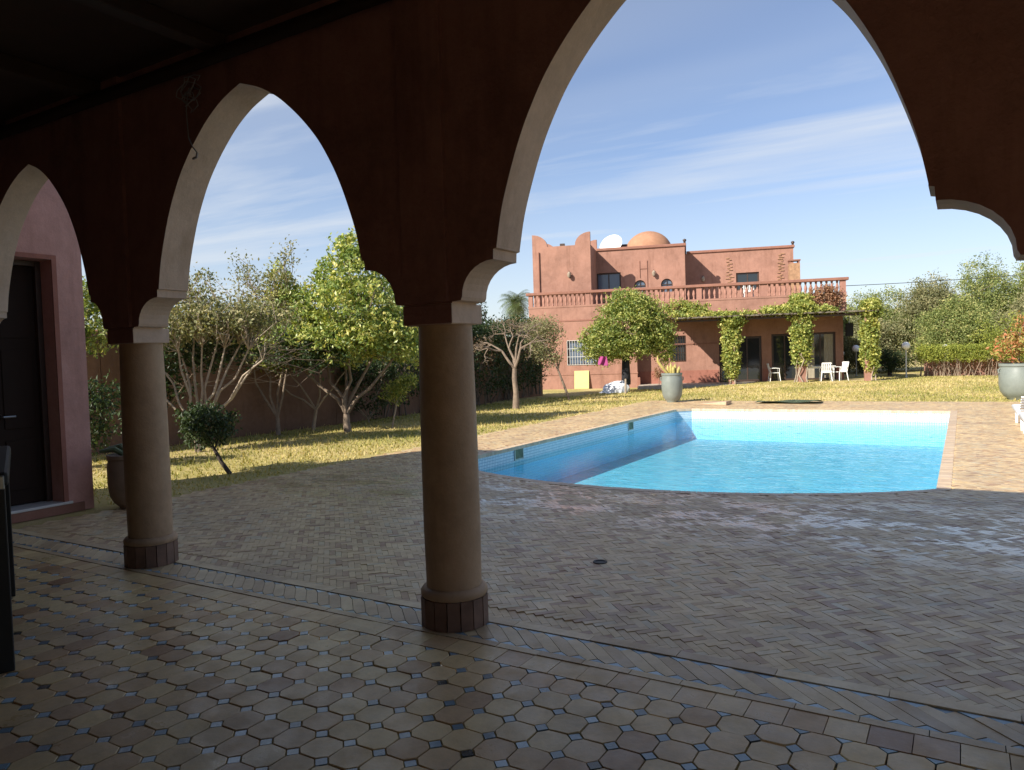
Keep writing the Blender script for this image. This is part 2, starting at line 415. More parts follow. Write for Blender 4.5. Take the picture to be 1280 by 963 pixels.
# project the direction on a high cloud layer so that streaks converge toward the horizon
zz = nt.new('ShaderNodeMath'); zz.operation = 'MAXIMUM'; zz.inputs[1].default_value = .03; links.new(sep.outputs[2], zz.inputs[0])
dv = nt.new('ShaderNodeVectorMath'); dv.operation = 'DIVIDE'
cb = nt.new('ShaderNodeCombineXYZ'); [links.new(zz.outputs[0], cb.inputs[i]) for i in range(3)]
links.new(tc.outputs['Generated'], dv.inputs[0]); links.new(cb.outputs[0], dv.inputs[1])
mp = nt.new('ShaderNodeMapping'); mp.inputs['Rotation'].default_value = (0, 0, R(-38)); mp.inputs['Scale'].default_value = (.22, .95, 1)
links.new(dv.outputs[0], mp.inputs['Vector'])
cn = nt.new('ShaderNodeTexNoise'); cn.inputs['Scale'].default_value = 1.0; cn.inputs['Detail'].default_value = 7; cn.inputs['Roughness'].default_value = .58; cn.inputs['Distortion'].default_value = .35
links.new(mp.outputs[0], cn.inputs['Vector'])
cf = maprange(nt, links, cn.outputs['Fac'], .46, .72, 0, .62)
hz = maprange(nt, links, sep.outputs[2], .0, .30, .55, 0)
cn2 = noise(nt, links, .55, 3, .5, vec=mp.outputs[0])
sf = nt.new('ShaderNodeMath'); sf.operation = 'ADD'; sf.use_clamp = True; links.new(cf, sf.inputs[0]); links.new(maprange(nt, links, cn2, .45, .75, 0, .35), sf.inputs[1]); cf = sf.outputs[0]
ad = nt.new('ShaderNodeMath'); ad.operation = 'MAXIMUM'; links.new(cf, ad.inputs[0]); links.new(hz, ad.inputs[1])
mc = mixc(nt, links, ad.outputs[0], mixc(nt, links, 1.0, sky.outputs[0], (.80, .79, .86), 'MULTIPLY'), (4.6, 4.8, 5.0))
links.new(mc, bg.inputs['Color']); links.new(bg.outputs[0], out.inputs[0])

ld = bpy.data.lights.new('sun', 'SUN'); ld.energy = 4.8; ld.angle = R(.5); ld.color = (1, .93, .82)
sun = link(bpy.data.objects.new('sun', ld))
dirv = Vector((math.cos(R(AZ))*math.cos(R(EL)), math.sin(R(AZ))*math.cos(R(EL)), -math.sin(R(EL))))
sun.rotation_euler = dirv.to_track_quat('-Z', 'Y').to_euler(); sun.location = (-5, -10, 12)

cam = bpy.data.cameras.new('camera'); cam.lens = 929/1280*36; cam.sensor_width = 36; cam.clip_end = 2000; cam.clip_start = .05
co = link(bpy.data.objects.new('camera', cam))
m3 = Matrix.Rotation(R(31.3), 3, 'Z') @ Matrix.Rotation(R(-2.16), 3, 'X') @ Matrix.Rotation(R(1.8), 3, 'Y')
right, fwd, up = m3 @ Vector((1,0,0)), m3 @ Vector((0,1,0)), m3 @ Vector((0,0,1))
mt = Matrix((right, up, -fwd)).transposed().to_4x4(); mt.translation = (0, 0, 1.6)
co.matrix_world = mt; scene.camera = co
vs = scene.view_settings; vs.view_transform = 'Standard'; vs.look = 'None'; vs.gamma = 1; vs.exposure = .85
scene.cycles.max_bounces = 10; scene.cycles.diffuse_bounces = 5; scene.cycles.transparent_max_bounces = 12
scene.cycles.use_denoising = True

# ------------------------------------------------------------------ pool outline
PX0, PX1, PY1, PYS = -6.85, -.25, 20.3, 9.35
def pool_poly(off=0.0, n=28):
    pts = [(PX1+off, PY1+off), (PX0+.35-off*.4, PY1+off), (PX0-off, PY1-.35+off*.4), (PX0-off, PYS)]
    cx = (PX0+PX1)/2; hw = (PX1-PX0)/2+off; sag = 1.17+off
    for i in range(1, n):
        t = -1+2*i/n; pts.append((cx+hw*t, PYS-sag*(1-abs(t)**2.1)**.9))
    pts.append((PX1+off, PYS))
    return pts                          # clockwise or ccw: right-top, left-top, left-bottom, arc, right-bottom
def inside(x, y, poly):
    c = False; j = len(poly)-1
    for i in range(len(poly)):
        xi, yi = poly[i]; xj, yj = poly[j]
        if (yi > y) != (yj > y) and x < (xj-xi)*(y-yi)/(yj-yi)+xi: c = not c
        j = i
    return c
CW = .13
P_IN, P_OUT = pool_poly(0), pool_poly(CW)
PAT = (-8.55, 4.2, 3.79, 23.6)          # patio extents
def left_edge(y): return -8.42-.03*(y-5)

# ------------------------------------------------------------------ ground sheets
def lawn_z(x, y):
    s = lambda t: max(0, min(1, t))**2*(3-2*max(0, min(1, t)))
    return -.17*s((y-22)/9)*s((-x-8)/4)
mb = MB(); hole = [(-8.8, 3.0), (4.2, 3.0), (4.2, 23.6), (-8.8, 23.6)]
xs = sorted(set([-400, -150, -60, -30]+[x*.5 for x in range(-40, 41)]+[-8.27, 4.2, 30, 60, 150, 400]))
ys = sorted(set([-400, -100, -30, -10, -5, 0, 3, 3.7]+[y*.5 for y in range(8, 100)]+[23.58, 60, 80, 150, 400]))
vi = {}
for j, y in enumerate(ys):
    for i, x in enumerate(xs):
        vi[i, j] = len(mb.v); mb.v.append((x, y, lawn_z(x, y)-.009 if not (4.2 > x > -8.26 and 3 < y < 23.57) else -.07)); mb.t.append(.5)
for j in range(len(ys)-1):
    for i in range(len(xs)-1):
        x, y = (xs[i]+xs[i+1])/2, (ys[j]+ys[j+1])/2
        if -8.27 < x < 4.2 and 3 < y < 23.58: continue        # the patio and pool have their own bed
        if -9 < x < 8.5 and -3 < y < 3.0: pass
        mb.f.append((vi[i,j], vi[i+1,j], vi[i+1,j+1], vi[i,j+1])); mb.m.append(0)
struct('lawn', mb, M['lawn'])

# bed under bricks, with the pool cut out
def bed():
    bm = bmesh.new()
    outer = [bm.verts.new((x, y, -.021)) for x, y in [(-8.9, 3.1), (4.15, 3.1), (4.15, 23.55), (-8.9, 23.55)]]
    inner = [bm.verts.new((x, y, -.021)) for x, y in pool_poly(.02)]
    es = [bm.edges.new((outer[i], outer[(i+1)%4])) for i in range(4)]+[bm.edges.new((inner[i], inner[(i+1)%len(inner)])) for i in range(len(inner))]
    bmesh.ops.triangle_fill(bm, edges=es, use_beauty=True)
    me = bpy.data.meshes.new('patio_bed'); bm.to_mesh(me); bm.free(); me.materials.append(M['grout'])
    return tag(link(bpy.data.objects.new('patio_bed', me)), kind='structure')
bed()

# herringbone bricks
def herringbone():
    W, n, gap = .0475, 3, .0018
    V = []; T = []
    c, s = math.cos(R(-45)), math.sin(R(-45))
    x0, x1, y0, y1 = PAT
    N = 420
    for m_ in range(-90, 90):
        for k in range(-N, N):
            for kind in (0, 1):
                if kind == 0: ax, ay, w, h = k+2*n*m_, k, n, 1
                else: ax, ay, w, h = k+n+2*n*m_, k+1-n, 1, n
                cx, cy = (ax+w/2)*W, (ay+h/2)*W
                X, Y = cx*c-cy*s-2, cx*s+cy*c+14
                if not (x0-.4 < X < x1 and y0-.09 < Y < y1): continue
                if X < left_edge(Y)+.05+.02*math.sin(Y*7): continue
                if PX0-.3 < X < PX1+.3 and 7.8 < Y < PY1+.3 and inside(X, Y, P_OUT): continue
                hw, hh = w*W/2-gap/2, h*W/2-gap/2
                j = rnd.uniform(-.02, .02); z = rnd.gauss(0, .0009); tx, ty = rnd.gauss(0, .008), rnd.gauss(0, .008)
                z += .002*math.sin(X*1.7+Y*.6)*math.sin(Y*1.1)
                if Y < 9: tx += rnd.gauss(0, .008); ty += rnd.gauss(0, .008)
                if Y < 3.93: z = -.0035; tx = ty = 0
                corners = []
                for (a, b_) in ((-hw,-hh),(hw,-hh),(hw,hh),(-hw,hh)):
                    rx, ry = a*c-b_*s, a*s+b_*c
                    corners.append((X+rx-j*ry, Y+ry+j*rx, z+tx*rx+ty*ry, rx, ry))
                V.append([(q[0]-.0006*(1 if q[3] > 0 else -1), q[1]-.0006*(1 if q[4] > 0 else -1), q[2]) for q in corners]+[(q[0], q[1], -.02) for q in corners])
                T.append(rnd.random())
    V = np.array(V); nb = len(V); i = (np.arange(nb)*8)[:,None,None]
    F = np.array([[4,5,1,0],[5,6,2,1],[6,7,3,2],[7,4,0,3],[0,1,2,3]])[None]+i
    o = np_mesh('patio', V.reshape(-1,3), F.reshape(-1,4), np.repeat(np.array(T), 8), M['bejmat'])
    tag(o, kind='structure')
herringbone()

# coping bricks round the pool
mb = MB()
def coping(pin, pout):
    n = len(pin)
    for i in range(n):
        a, b_, c, d = pin[i], pin[(i+1)%n], pout[(i+1)%n], pout[i]
        L = math.dist(a, b_); k = max(1, round(L/.062))
        for q in range(k):
            t0, t1 = q/k+.02/k*1.5, (q+1)/k-.02/k*1.5
            f = lambda p, r, t: (p[0]+(r[0]-p[0])*t, p[1]+(r[1]-p[1])*t)
            po = [f(a,b_,t0), f(a,b_,t1), f(d,c,t1), f(d,c,t0)]
            mb.prism(po[::-1] if (po[1][0]-po[0][0])*(po[2][1]-po[0][1])-(po[1][1]-po[0][1])*(po[2][0]-po[0][0]) < 0 else po, -.06, .002+rnd.gauss(0,.001), 0, rnd.random())
coping(pool_poly(-.015), pool_poly(CW-.004))
struct('pool_coping', mb, M['coping'], tint=True)

# pool shell and water
mb = MB(); ws = -.27; D = -.85; n = len(P_IN)
for z0, z1, mi in ((-.02, -.36, 0), (-.36, D, 1)):
    mb.add([(x,y,z0) for x,y in P_IN]+[(x,y,z1) for x,y in P_IN], [(i,(i+1)%n,n+(i+1)%n,n+i) for i in range(n)], mi)
mb.add([(x,y,D) for x,y in P_IN], [tuple(range(n))], 2)
struct('pool_basin', mb, [M['mosaic'], M['poolblue'], M['poolfloor']])
mb = MB(); mb.add([(x,y,ws) for x,y in P_IN], [tuple(range(n))]); struct('water', mb, M['water'])
for y in (11.42, 16.7):
    t = thing('pool_skimmer', 'dark skimmer opening in the near stretch of the left pool wall' if y < 13 else 'dark skimmer opening in the far stretch of the left pool wall', 'skimmer', (PX0+.002, y, -.13), 0, 'skimmers in the left pool wall')
    f = MB(); [f.box(0, .012, a, b_, c, d) for a, b_, c, d in ((-.16,-.13,-.12,.1), (.13,.16,-.12,.1), (-.13,.13,.075,.1), (-.13,.13,-.12,-.095))]; obj('frame', f, M['metal'], t)
    f = MB().box(.001, .005, -.13, .13, -.095, .075); obj('opening', f, M['mat'], t)

# drain cover
mb = MB(); mb.lathe([(.055, 0), (.055, .006), (.04, .007), (.035, .002), (.001, .002)], n=20)
tag(obj('floor_drain', mb, M['rope'], loc=(-2.4, 5.17, .001)), 'small round black drain hole in the shaded brick patio', 'drain')

# gallery floor: octagons and blue squares
def gallery_floor():
    P = .1628; s = .036
    ox, oy = -1.73+P*.5, 2.733+P*.5
    mo, mbq = MB(), MB()
    for i in range(-60, 62):
        for j in range(-28, 8):
            cx, cy = ox+i*P, oy+j*P
            if not (-9.3 < cx < 9 and -1.9 < cy < 3.2): continue
            h = P/2-.0022; a = h-s+.001
            po = [(-a,-h),(a,-h),(h,-a),(h,a),(a,h),(-a,h),(-h,a),(-h,-a)]
            z = rnd.gauss(0,.0014); tx, ty = rnd.gauss(0,.010), rnd.gauss(0,.010); th = rnd.gauss(0,.016)
            tn = rnd.random()
            po = [(x*.988+rnd.uniform(-.002,.002), y*.988+rnd.uniform(-.002,.002)) for x, y in po]
            vt = [(cx+x*.975-th*y, cy+y*.975+th*x, z+tx*x+ty*y) for x,y in po]; vm = [(cx+x-th*y, cy+y+th*x, z-.0022+tx*x+ty*y) for x,y in po]; vb = [(cx+x, cy+y, -.02) for x,y in po]
            mo.add(vt+vm+vb, [tuple(range(8))]+[(8+k,8+(k+1)%8,(k+1)%8,k) for k in range(8)]+[(16+k,16+(k+1)%8,8+(k+1)%8,8+k) for k in range(8)], 0, tn)
            qx, qy = cx-P/2, cy-P/2; q = s-.0035; z = rnd.gauss(-.001,.0012); tx, ty = rnd.gauss(0,.02), rnd.gauss(0,.02)
            dq = [(0,-q),(q,0),(0,q),(-q,0)]; dark = rnd.random() < .1
            mbq.add([(qx+x,qy+y,z+tx*x+ty*y) for x,y in dq]+[(qx+x,qy+y,-.02) for x,y in dq], [(0,1,2,3)]+[(4+k,4+(k+1)%4,(k+1)%4,k) for k in range(4)], 1, rnd.uniform(0,.1) if dark else rnd.uniform(.2,1))
    for i in range(-60, 62):
        qx, qy, q = ox+i*P-P/2, oy+2.5*P, s-.0035
        if -9.3 < qx < 9: mbq.prism([(qx-q, qy), (qx, qy-q), (qx+q, qy)], -.02, -.001, 1, rnd.uniform(.3, 1))
    # row of plain square tiles, inner kerb, slanted band, outer kerb
    x = -9.3
    while x < 9:
        w = P; tn = rnd.random(); z = rnd.gauss(0,.001)
        mo.box(x+.002, x+w-.002, 3.226, 3.392, -.02, z, 0, tn); x += w
    for (ya, yb, L) in ((3.397, 3.452, .262), (3.705, 3.785, .5)):
        x = -9.3
        while x < 9:
            mo.box(x+.002, x+L-.002, ya, yb, -.02, .004+rnd.gauss(0,.0008), 2, rnd.random()); x += L
    y0, y1 = 3.458, 3.70; w = .108; sk = -(y1-y0-.03)
    x = -9.0
    while x < 9.3:
        tn = rnd.random(); z = rnd.gauss(0,.0012); g = .002; b0 = y0+.044; b1 = y1-.044
        k = (b1-b0)
        po = [(x+g, b0), (x+w*.62, y0+.004), (x+w-g, b0), (x+w-g-k, b1), (x+w*.38-k, y1-.004), (x+g-k, b1)]
        mo.prism(po, -.02, z, 2, tn)
        # blue triangles closing both edges
        tr = [(x+w*.66, y0+.002), (x+w*1.58, y0+.002), (x+w+.004, b0-.003)]
        mo.prism(tr, -.02, z-.001, 1, rnd.uniform(.3,1))
        tr = [(x+w*.42-k, y1-.002), (x-w*.02-k+.002, b1+.003), (x-w*.58-k+.004, y1-.002)]
        mo.prism(tr, -.02, z-.001, 1, rnd.uniform(.3,1))
        x += w
    o = len(mo.v); mo.v += mbq.v; mo.f += [tuple(i+o for i in f) for f in mbq.f]; mo.m += mbq.m; mo.t += mbq.t
    struct('floor', mo, [M['octagon'], M['bluetile'], M['kerb']], tint=True)
    struct('floor_bed', MB().add([(-9.4,-2.2,-.012),(9,-2.2,-.012),(9,3.05,-.012),(-9.4,3.05,-.012)], [(0,1,2,3)]), M['grout'])
gallery_floor()

# ------------------------------------------------------------------ gallery
YI, YO, HT = 3.46, 3.71, 4.05
YC = 3.625
cols = [-5.73, -2.66, .425, 3.49, 6.55]
gal = thing('pool_gallery', 'dark red pool gallery with pointed arches on round tan columns around the viewer', 'gallery')
def pier_profile(ctr, sgn, hw_bay, zapex, ds=.485, dz=0):
    """points from the capital foot up the side of a bay to its apex; ctr = column centre, sgn = +1 for the bay to its right"""
    pts = [(ctr+sgn*.16, 1.80), (ctr+sgn*.175, 1.815), (ctr+sgn*.175, 1.925), (ctr+sgn*.235, 1.93)]
    r = ds-.27
    for i in range(0, 9):                                 # concave bracket
        a = R(i*90/8); pts.append((ctr+sgn*(ds-.025-r*math.cos(a)), 1.95+(.19+dz)*math.sin(a)))
    pts += [(ctr+sgn*(ds-.022), 2.195+dz), (ctr+sgn*ds, 2.20+dz)]
    a0 = hw_bay-ds; z0 = 2.21+dz; H_ = zapex-z0
    for t, f in ((0, 1), (.14, .962), (.29, .897), (.41, .833), (.51, .765), (.61, .683), (.71, .575), (.80, .457), (.88, .33), (.95, .175), (1, 0)):
        pts.append((ctr+sgn*(hw_bay-a0*f), z0+H_*t))
    # smooth between samples
    return pts
def densify(pts, k0):
    head, tail = pts[:k0], pts[k0:]
    outp = []
    for i in range(len(tail)-1):
        p0 = tail[max(i-1,0)]; p1 = tail[i]; p2 = tail[i+1]; p3 = tail[min(i+2,len(tail)-1)]
        for s_ in range(5):
            t = s_/5
            outp.append(tuple(.5*((2*p1[q])+(-p0[q]+p2[q])*t+(2*p0[q]-5*p1[q]+4*p2[q]-p3[q])*t*t+(-p0[q]+3*p1[q]-3*p2[q]+p3[q])*t**3) for q in (0,1)))
    outp.append(tail[-1]); return head+outp
centers = [-8.52]+cols+[9.6]
apex = [3.42, 3.52, 3.62, 3.60, 3.60, 3.60]
low = []; soff = []
for i in range(len(centers)-1):
    a, b_ = centers[i], centers[i+1]; mid = -6.99 if i == 0 else (a+b_)/2
    L = densify(pier_profile(a, 1, mid-a, apex[i], .52 if i == 1 else .485), 15); Rr = densify(pier_profile(b_, -1, b_-mid, apex[i], .54 if i == 2 else .43 if i == 0 else .50, .035 if i == 2 else .02), 15)
    low += L+Rr[::-1][1:]
poly = [(-9.4, HT)]+[(-9.4, 1.80)]+low+[(9.75, 1.80), (9.75, HT)]
poly = poly[::-1]
mb = MB(); mb.prismy(poly, YI, YO)
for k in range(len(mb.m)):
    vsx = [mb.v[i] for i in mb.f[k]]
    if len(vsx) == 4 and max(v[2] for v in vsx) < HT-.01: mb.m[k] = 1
wall = obj('arcade_wall', mb, [M['inner'], M['soffit']], gal)
bm = bmesh.new(); bm.from_mesh(wall.data); bmesh.ops.triangulate(bm, faces=[f for f in bm.faces if len(f.verts) > 4]); bmesh.ops.recalc_face_normals(bm, faces=bm.faces[:]); bm.to_mesh(wall.data); bm.free()
for cx in cols:
    mb = MB().box(cx-.155, cx+.16, YI-.03, YI+.01, 1.93, HT-.02); obj('pilaster', mb, M['inner'], gal, bevel=.004)
    mb = MB().box(cx-.178, cx+.178, YI-.012, YO+.05, 1.803, 1.918, 0); mb.m[2] = 1
    # the plaster cap that frames the bracket foot
    obj('capital', mb, [M['soffit'], M['inner']], gal, bevel=.006)
def column(cx):
    mb = MB().lathe([(.166, .16), (.172, .6), (.171, 1.1), (.166, 1.5), (.160, 1.803)], cx, YC, 40)
    c = obj('column', mb, M['column'], gal, smooth=True)
    mb = MB().lathe([(.17, .235), (.19, .228), (.203, .21), (.203, .19), (.197, .178), (.17, .172)], cx, YC, 40); obj('base_ring', mb, M['column'], c, smooth=True)
    mb = MB()
    nb_ = 16
    for k in range(nb_):
        a0 = 2*math.pi*(k+.04)/nb_; a1 = 2*math.pi*(k+.96)/nb_; r0, r1 = .12, .205+rnd.uniform(-.002,.002)
        mb.prism([(cx+r0*math.cos(a0),YC+r0*math.sin(a0)),(cx+r1*math.cos(a0),YC+r1*math.sin(a0)),(cx+r1*math.cos(a1),YC+r1*math.sin(a1)),(cx+r0*math.cos(a1),YC+r0*math.sin(a1))], .004, .176, 0, rnd.random())
    obj('plinth', mb, M['brickbase'], c)
for cx in cols: column(cx)
mb = MB().box(-8.66, -8.52+.16, YI+.002, YO-.002, 0, 1.803); obj('end_pier', mb, M['soffit'], gal, bevel=.02)
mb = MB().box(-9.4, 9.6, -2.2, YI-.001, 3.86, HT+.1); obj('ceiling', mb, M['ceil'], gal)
mb = MB().box(-9.45, 9.65, YI, YO+.05, HT, HT+.09); obj('parapet_coping', mb, M['house_trim'], gal, bevel=.01)
mb = MB()                                            # openings added to the unseen wall behind the viewer so sun brightens the gallery
for a, b_ in ((-9.4, -.1), (2.2, 4.6), (6.2, 9.7)): mb.box(a, b_, -2.4, -2.2, 0, HT)
for a, b_ in ((-.1, 2.2), (4.6, 6.2)): mb.box(a, b_, -2.4, -2.2, 2.15, HT)
obj('back_wall', mb, M['inner'], gal)
mb = MB().box(-9.5, -9.4, -2.4, 2.6, 0, HT); obj('end_wall', mb, M['inner'], gal)
mb = MB().box(9.6, 9.7, -2.4, YO, 0, HT); obj('end_wall', mb, M['inner'], gal)
mb = MB()
for k in range(13):
    x = -8.9+k*1.5; mb.box(x, x+.12, -2.19, YI-.03, 3.74, 3.859)
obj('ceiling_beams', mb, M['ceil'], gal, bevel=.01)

# rolled blind under the ceiling with its bracket, tangle of wire
mb = MB(); mb.tube([(-8.2, 3.34, 3.70), (-5, 3.33, 3.68), (-1.5, 3.34, 3.69)], .045, 12)
bl = tag(obj('rolled_blind', mb, M['darkwood'], smooth=True), 'long dark rolled reed blind hung below the gallery ceiling above the arches', 'blind')
mb = MB(); pts = []
for k in range(60):
    a = k*.55; pts.append((-4.66+.10*math.cos(a)*(1-.4*k/60)+.03*math.sin(k*1.7), 3.40+.03*math.sin(a*.7), 3.60-.0022*k+.07*math.sin(a)))
mb.tube(pts, .004, 5)
mb.tube([(-4.70,3.42,3.55),(-4.735,3.425,3.43),(-4.735,3.43,3.33),(-4.73,3.43,3.24),(-4.69,3.43,3.17),(-4.64,3.43,3.12)], .0045, 6)
mb.tube([(-4.64,3.43,3.12),(-4.65,3.43,3.09),(-4.69,3.43,3.085)], .009, 6)
tag(obj('hanging_wire', mb, M['palewire'], smooth=True), 'tangled thin electric wire dangling on the dark wall beside the middle pointed arch', 'wire')

# dark high table at the left edge
t = thing('high_table', 'black wooden high table with rounded grey edge at the left side of the tiled gallery', 'table', (-4.36, 1.95, 0), math.atan2(.73, -1.56))
mb = MB().box(-.03, 1.72, -.02, .62, 1.0, 1.075); obj('tabletop', mb, M['blackwood'], t, bevel=.02)
mb = MB().box(-.036, -.022, 0.0, .60, .985, 1.06); obj('edge_trim', mb, M['metal'], t, bevel=.006)
for (x0, y0) in ((0, 0), (1.6, 0), (0, .5), (1.6, .5)):
    obj('leg', MB().box(x0, x0+.09, y0, y0+.09, .001, .999), M['blackwood'], t, bevel=.006)
obj('side_panel', MB().box(.1, 1.59, .03, .055, .3, .998), M['blackwood'], t)

# ------------------------------------------------------------------ side building with the door
sb = thing('side_building', 'dusky pink rendered building with tall dark door just beyond the left arch', 'building')
BX0, BX1, BY0, BY1, BH = -10.35, -8.66, 2.6, 4.8, 4.2
dy0, dy1, dz0, dz1 = 3.50, 4.46, .13, 2.84
mb = MB()
mb.box(BX0, BX1, BY0, dy0, 0, BH); mb.box(BX0, BX1, dy1, BY1, 0, BH); mb.box(BX0, BX1, dy0, dy1, dz1, BH); mb.box(BX0, BX1-.5, dy0, dy1, 0, dz1); mb.box(BX1-.5, BX1, dy0, dy1, 0, dz0-.03)
obj('wall', mb, M['sidewall'], sb)
obj('parapet', MB().box(BX0-.04, BX1+.04, BY0-.04, BY1+.04, BH, BH+.09), M['house_trim'], sb, bevel=.015)
obj('threshold', MB().box(BX1-.5, BX1+.035, dy0+.01, dy1+.09, dz0-.03, dz0), M['marble'], sb, bevel=.006)
obj('doorstep', MB().box(BX1+.001, BX1+.03, dy0-.2, dy1+.22, 0, dz0-.032), M['house_trim'], sb)
d = obj('door', MB().box(BX1-.34, BX1-.28, dy0+.06, dy1-.06, dz0+.01, dz1-.06), M['darkwood'], sb, bevel=.004)
for z0, z1 in ((.3, .85), (.98, 1.85), (1.98, 2.62)):
    for y0, y1 in ((dy0+.12, (dy0+dy1)/2-.05), ((dy0+dy1)/2+.05, dy1-.12)):
        obj('door_panel', MB().box(BX1-.285, BX1-.268, y0, y1, z0, z1), M['darkwood'], d, bevel=.006)
obj('door_handle', MB().tube([(BX1-.28, dy0+.5, 1.12), (BX1-.22, dy0+.5, 1.12), (BX1-.22, dy0+.62, 1.12)], .012, 8), M['metal'], d)
mb = MB(); mb.box(BX1-.36, BX1-.22, dy0, dy0+.06, dz0, dz1); mb.box(BX1-.36, BX1-.22, dy1-.06, dy1, dz0, dz1); mb.box(BX1-.36, BX1-.22, dy0+.06, dy1-.06, dz1-.06, dz1)
obj('door_frame', mb, M['frame'], sb, bevel=.005)
mb = MB(); mb.box(BX1+.001, BX1+.02, dy1, dy1+.05, dz0, dz1+.05); mb.box(BX1+.001, BX1+.02, dy0, dy1-.0005, dz1, dz1+.05); obj('door_surround', mb, M['wainscot'], sb)

# clay pot with prickly plant near the side building
def pot_profile(r, h): return [(r*.55, 0), (r*.6, h*.02), (r*.82, h*.2), (r*.98, h*.45), (r*1.0, h*.62), (r*.93, h*.84), (r*.86, h*.93), (r*.93, h*.96), (r*.94, h), (r*.82, h), (r*.80, h*.93), (.001, h*.93)]
def pot_profile2(r, h): return [(r*.52, 0), (r*.54, h*.03), (r*.74, h*.10), (r*.93, h*.24), (r*1.0, h*.45), (r*1.0, h*.8), (r*.95, h*.87), (r*.95, h*.91), (r*1.0, h*.93), (r*1.0, h), (r*.88, h), (r*.86, h*.95), (.001, h*.95)]
t = thing('clay_pot', 'brown clay pot with cactus stems in shade between side building and first column', 'plant pot', (-8.28, 5.02, 0))
obj('pot', MB().lathe(pot_profile2(.235, .62), n=32), M['clay'], t, smooth=True)
obj('soil', MB().lathe([(.19, .592), (.001, .60)], n=20, cap=False), M['soil'], t)
mb = MB(); mb.tube([(.1, .05, .59), (.11, .06, .75), (.1, .05, .93)], [.035, .04, .03], 9); mb.tube([(-.05, 0, .59), (-.12, -.1, .68), (-.24, -.2, .66)], [.03, .035, .02], 9); mb.tube([(-.02, .04, .59), (-.16, .0, .70), (-.34, -.05, .67)], [.03, .035, .02], 9)
obj('cactus_stems', mb, plain('green_cactus', (.10, .13, .06), .7), t, smooth=True)

# ------------------------------------------------------------------ the house
A = R(18); P0 = Vector((-4.79, 39.04, 0))
def hw(u, v, z=0): return (P0.x+u*math.cos(A)-v*math.sin(A), P0.y+u*math.sin(A)+v*math.cos(A), z)
house = thing('villa', 'two storey terracotta villa with balustraded terrace and small dome across the lawn', 'house', tuple(P0), A)
RV = .8
def opening_wall(mb, u0, u1, z0, z1, v0, v1, holes, mi=0):
    """wall u0..u1 x z0..z1, thickness v0..v1, with rectangular holes (u,u,z,z) sorted and not overlapping in u"""
    cur = u0
    for a, b_, c, d_ in sorted(holes):
        if a > cur: mb.box(cur, a, v0, v1, z0, z1, mi)
        if c > z0: mb.box(a, b_, v0, v1, z0, c, mi)
        if d_ < z1: mb.box(a, b_, v0, v1, d_, z1, mi)
        cur = b_
    if cur < u1: mb.box(cur, u1, v0, v1, z0, z1, mi)
# ground floor: wing and recessed front
mb = MB(); opening_wall(mb, -15.6, -10.0, -.5, 4.12, 0, .25, [(-13.62, -11.95, 1.06, 2.36)])
mb.box(-15.6, -15.35, .25, 11, -.5, 4.12); mb.box(-10.25, -10.0, .25, RV, -.5, 4.12)
obj('wing_wall', mb, M['house'], house)
mb = MB(); opening_wall(mb, -10.0, 0, -.5, 3.34, RV, RV+.25, [(-8.36, -7.56, 1.1, 2.43), (-5.9, -3.84, -.03, 2.26), (-3.36, -2.1, -.03, 2.33), (-1.75, -.36, -.03, 2.34)])
mb.box(-10.0, 0, 0, RV+.25, 3.342, 4.12)                # overhanging upper band
mb.box(-.25, 0, RV+.25, 11, -.5, 4.12)
obj('recessed_wall', mb, M['house'], house)
obj('terrace_floor', MB().box(-15.4, -.2, .3, 11, 3.98, 4.08), M['slab'], house)
obj('back_wall', MB().box(-15.6, 0, 11, 11.25, -.5, 4.12), M['house'], house)
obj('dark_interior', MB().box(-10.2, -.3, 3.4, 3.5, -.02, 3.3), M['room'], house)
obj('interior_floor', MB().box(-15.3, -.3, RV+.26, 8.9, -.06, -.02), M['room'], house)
obj('string_course', MB().box(-15.63, -9.97, -.025, -.001, 3.36, 3.44), M['house_trim'], house)
obj('string_course', MB().box(-15.63, -9.97, -.025, -.001, .56, .61), M['house'], house)
for a, b_ in ((-9.98, -5.95), (-3.8, -3.4), (-2.05, -1.8), (-.32, -.01)): obj('dado', MB().box(a, b_, RV-.018, RV-.002, -.05, .62), M['wainscot'], house)
obj('string_course', MB().box(-9.98, -6.0, RV-.03, RV-.001, 1.95, 2.02), M['house_trim'], house)
obj('corner_pier', MB().box(-10.02, -9.86, -.03, .16, -.4, .35), M['house_trim'], house, bevel=.02)

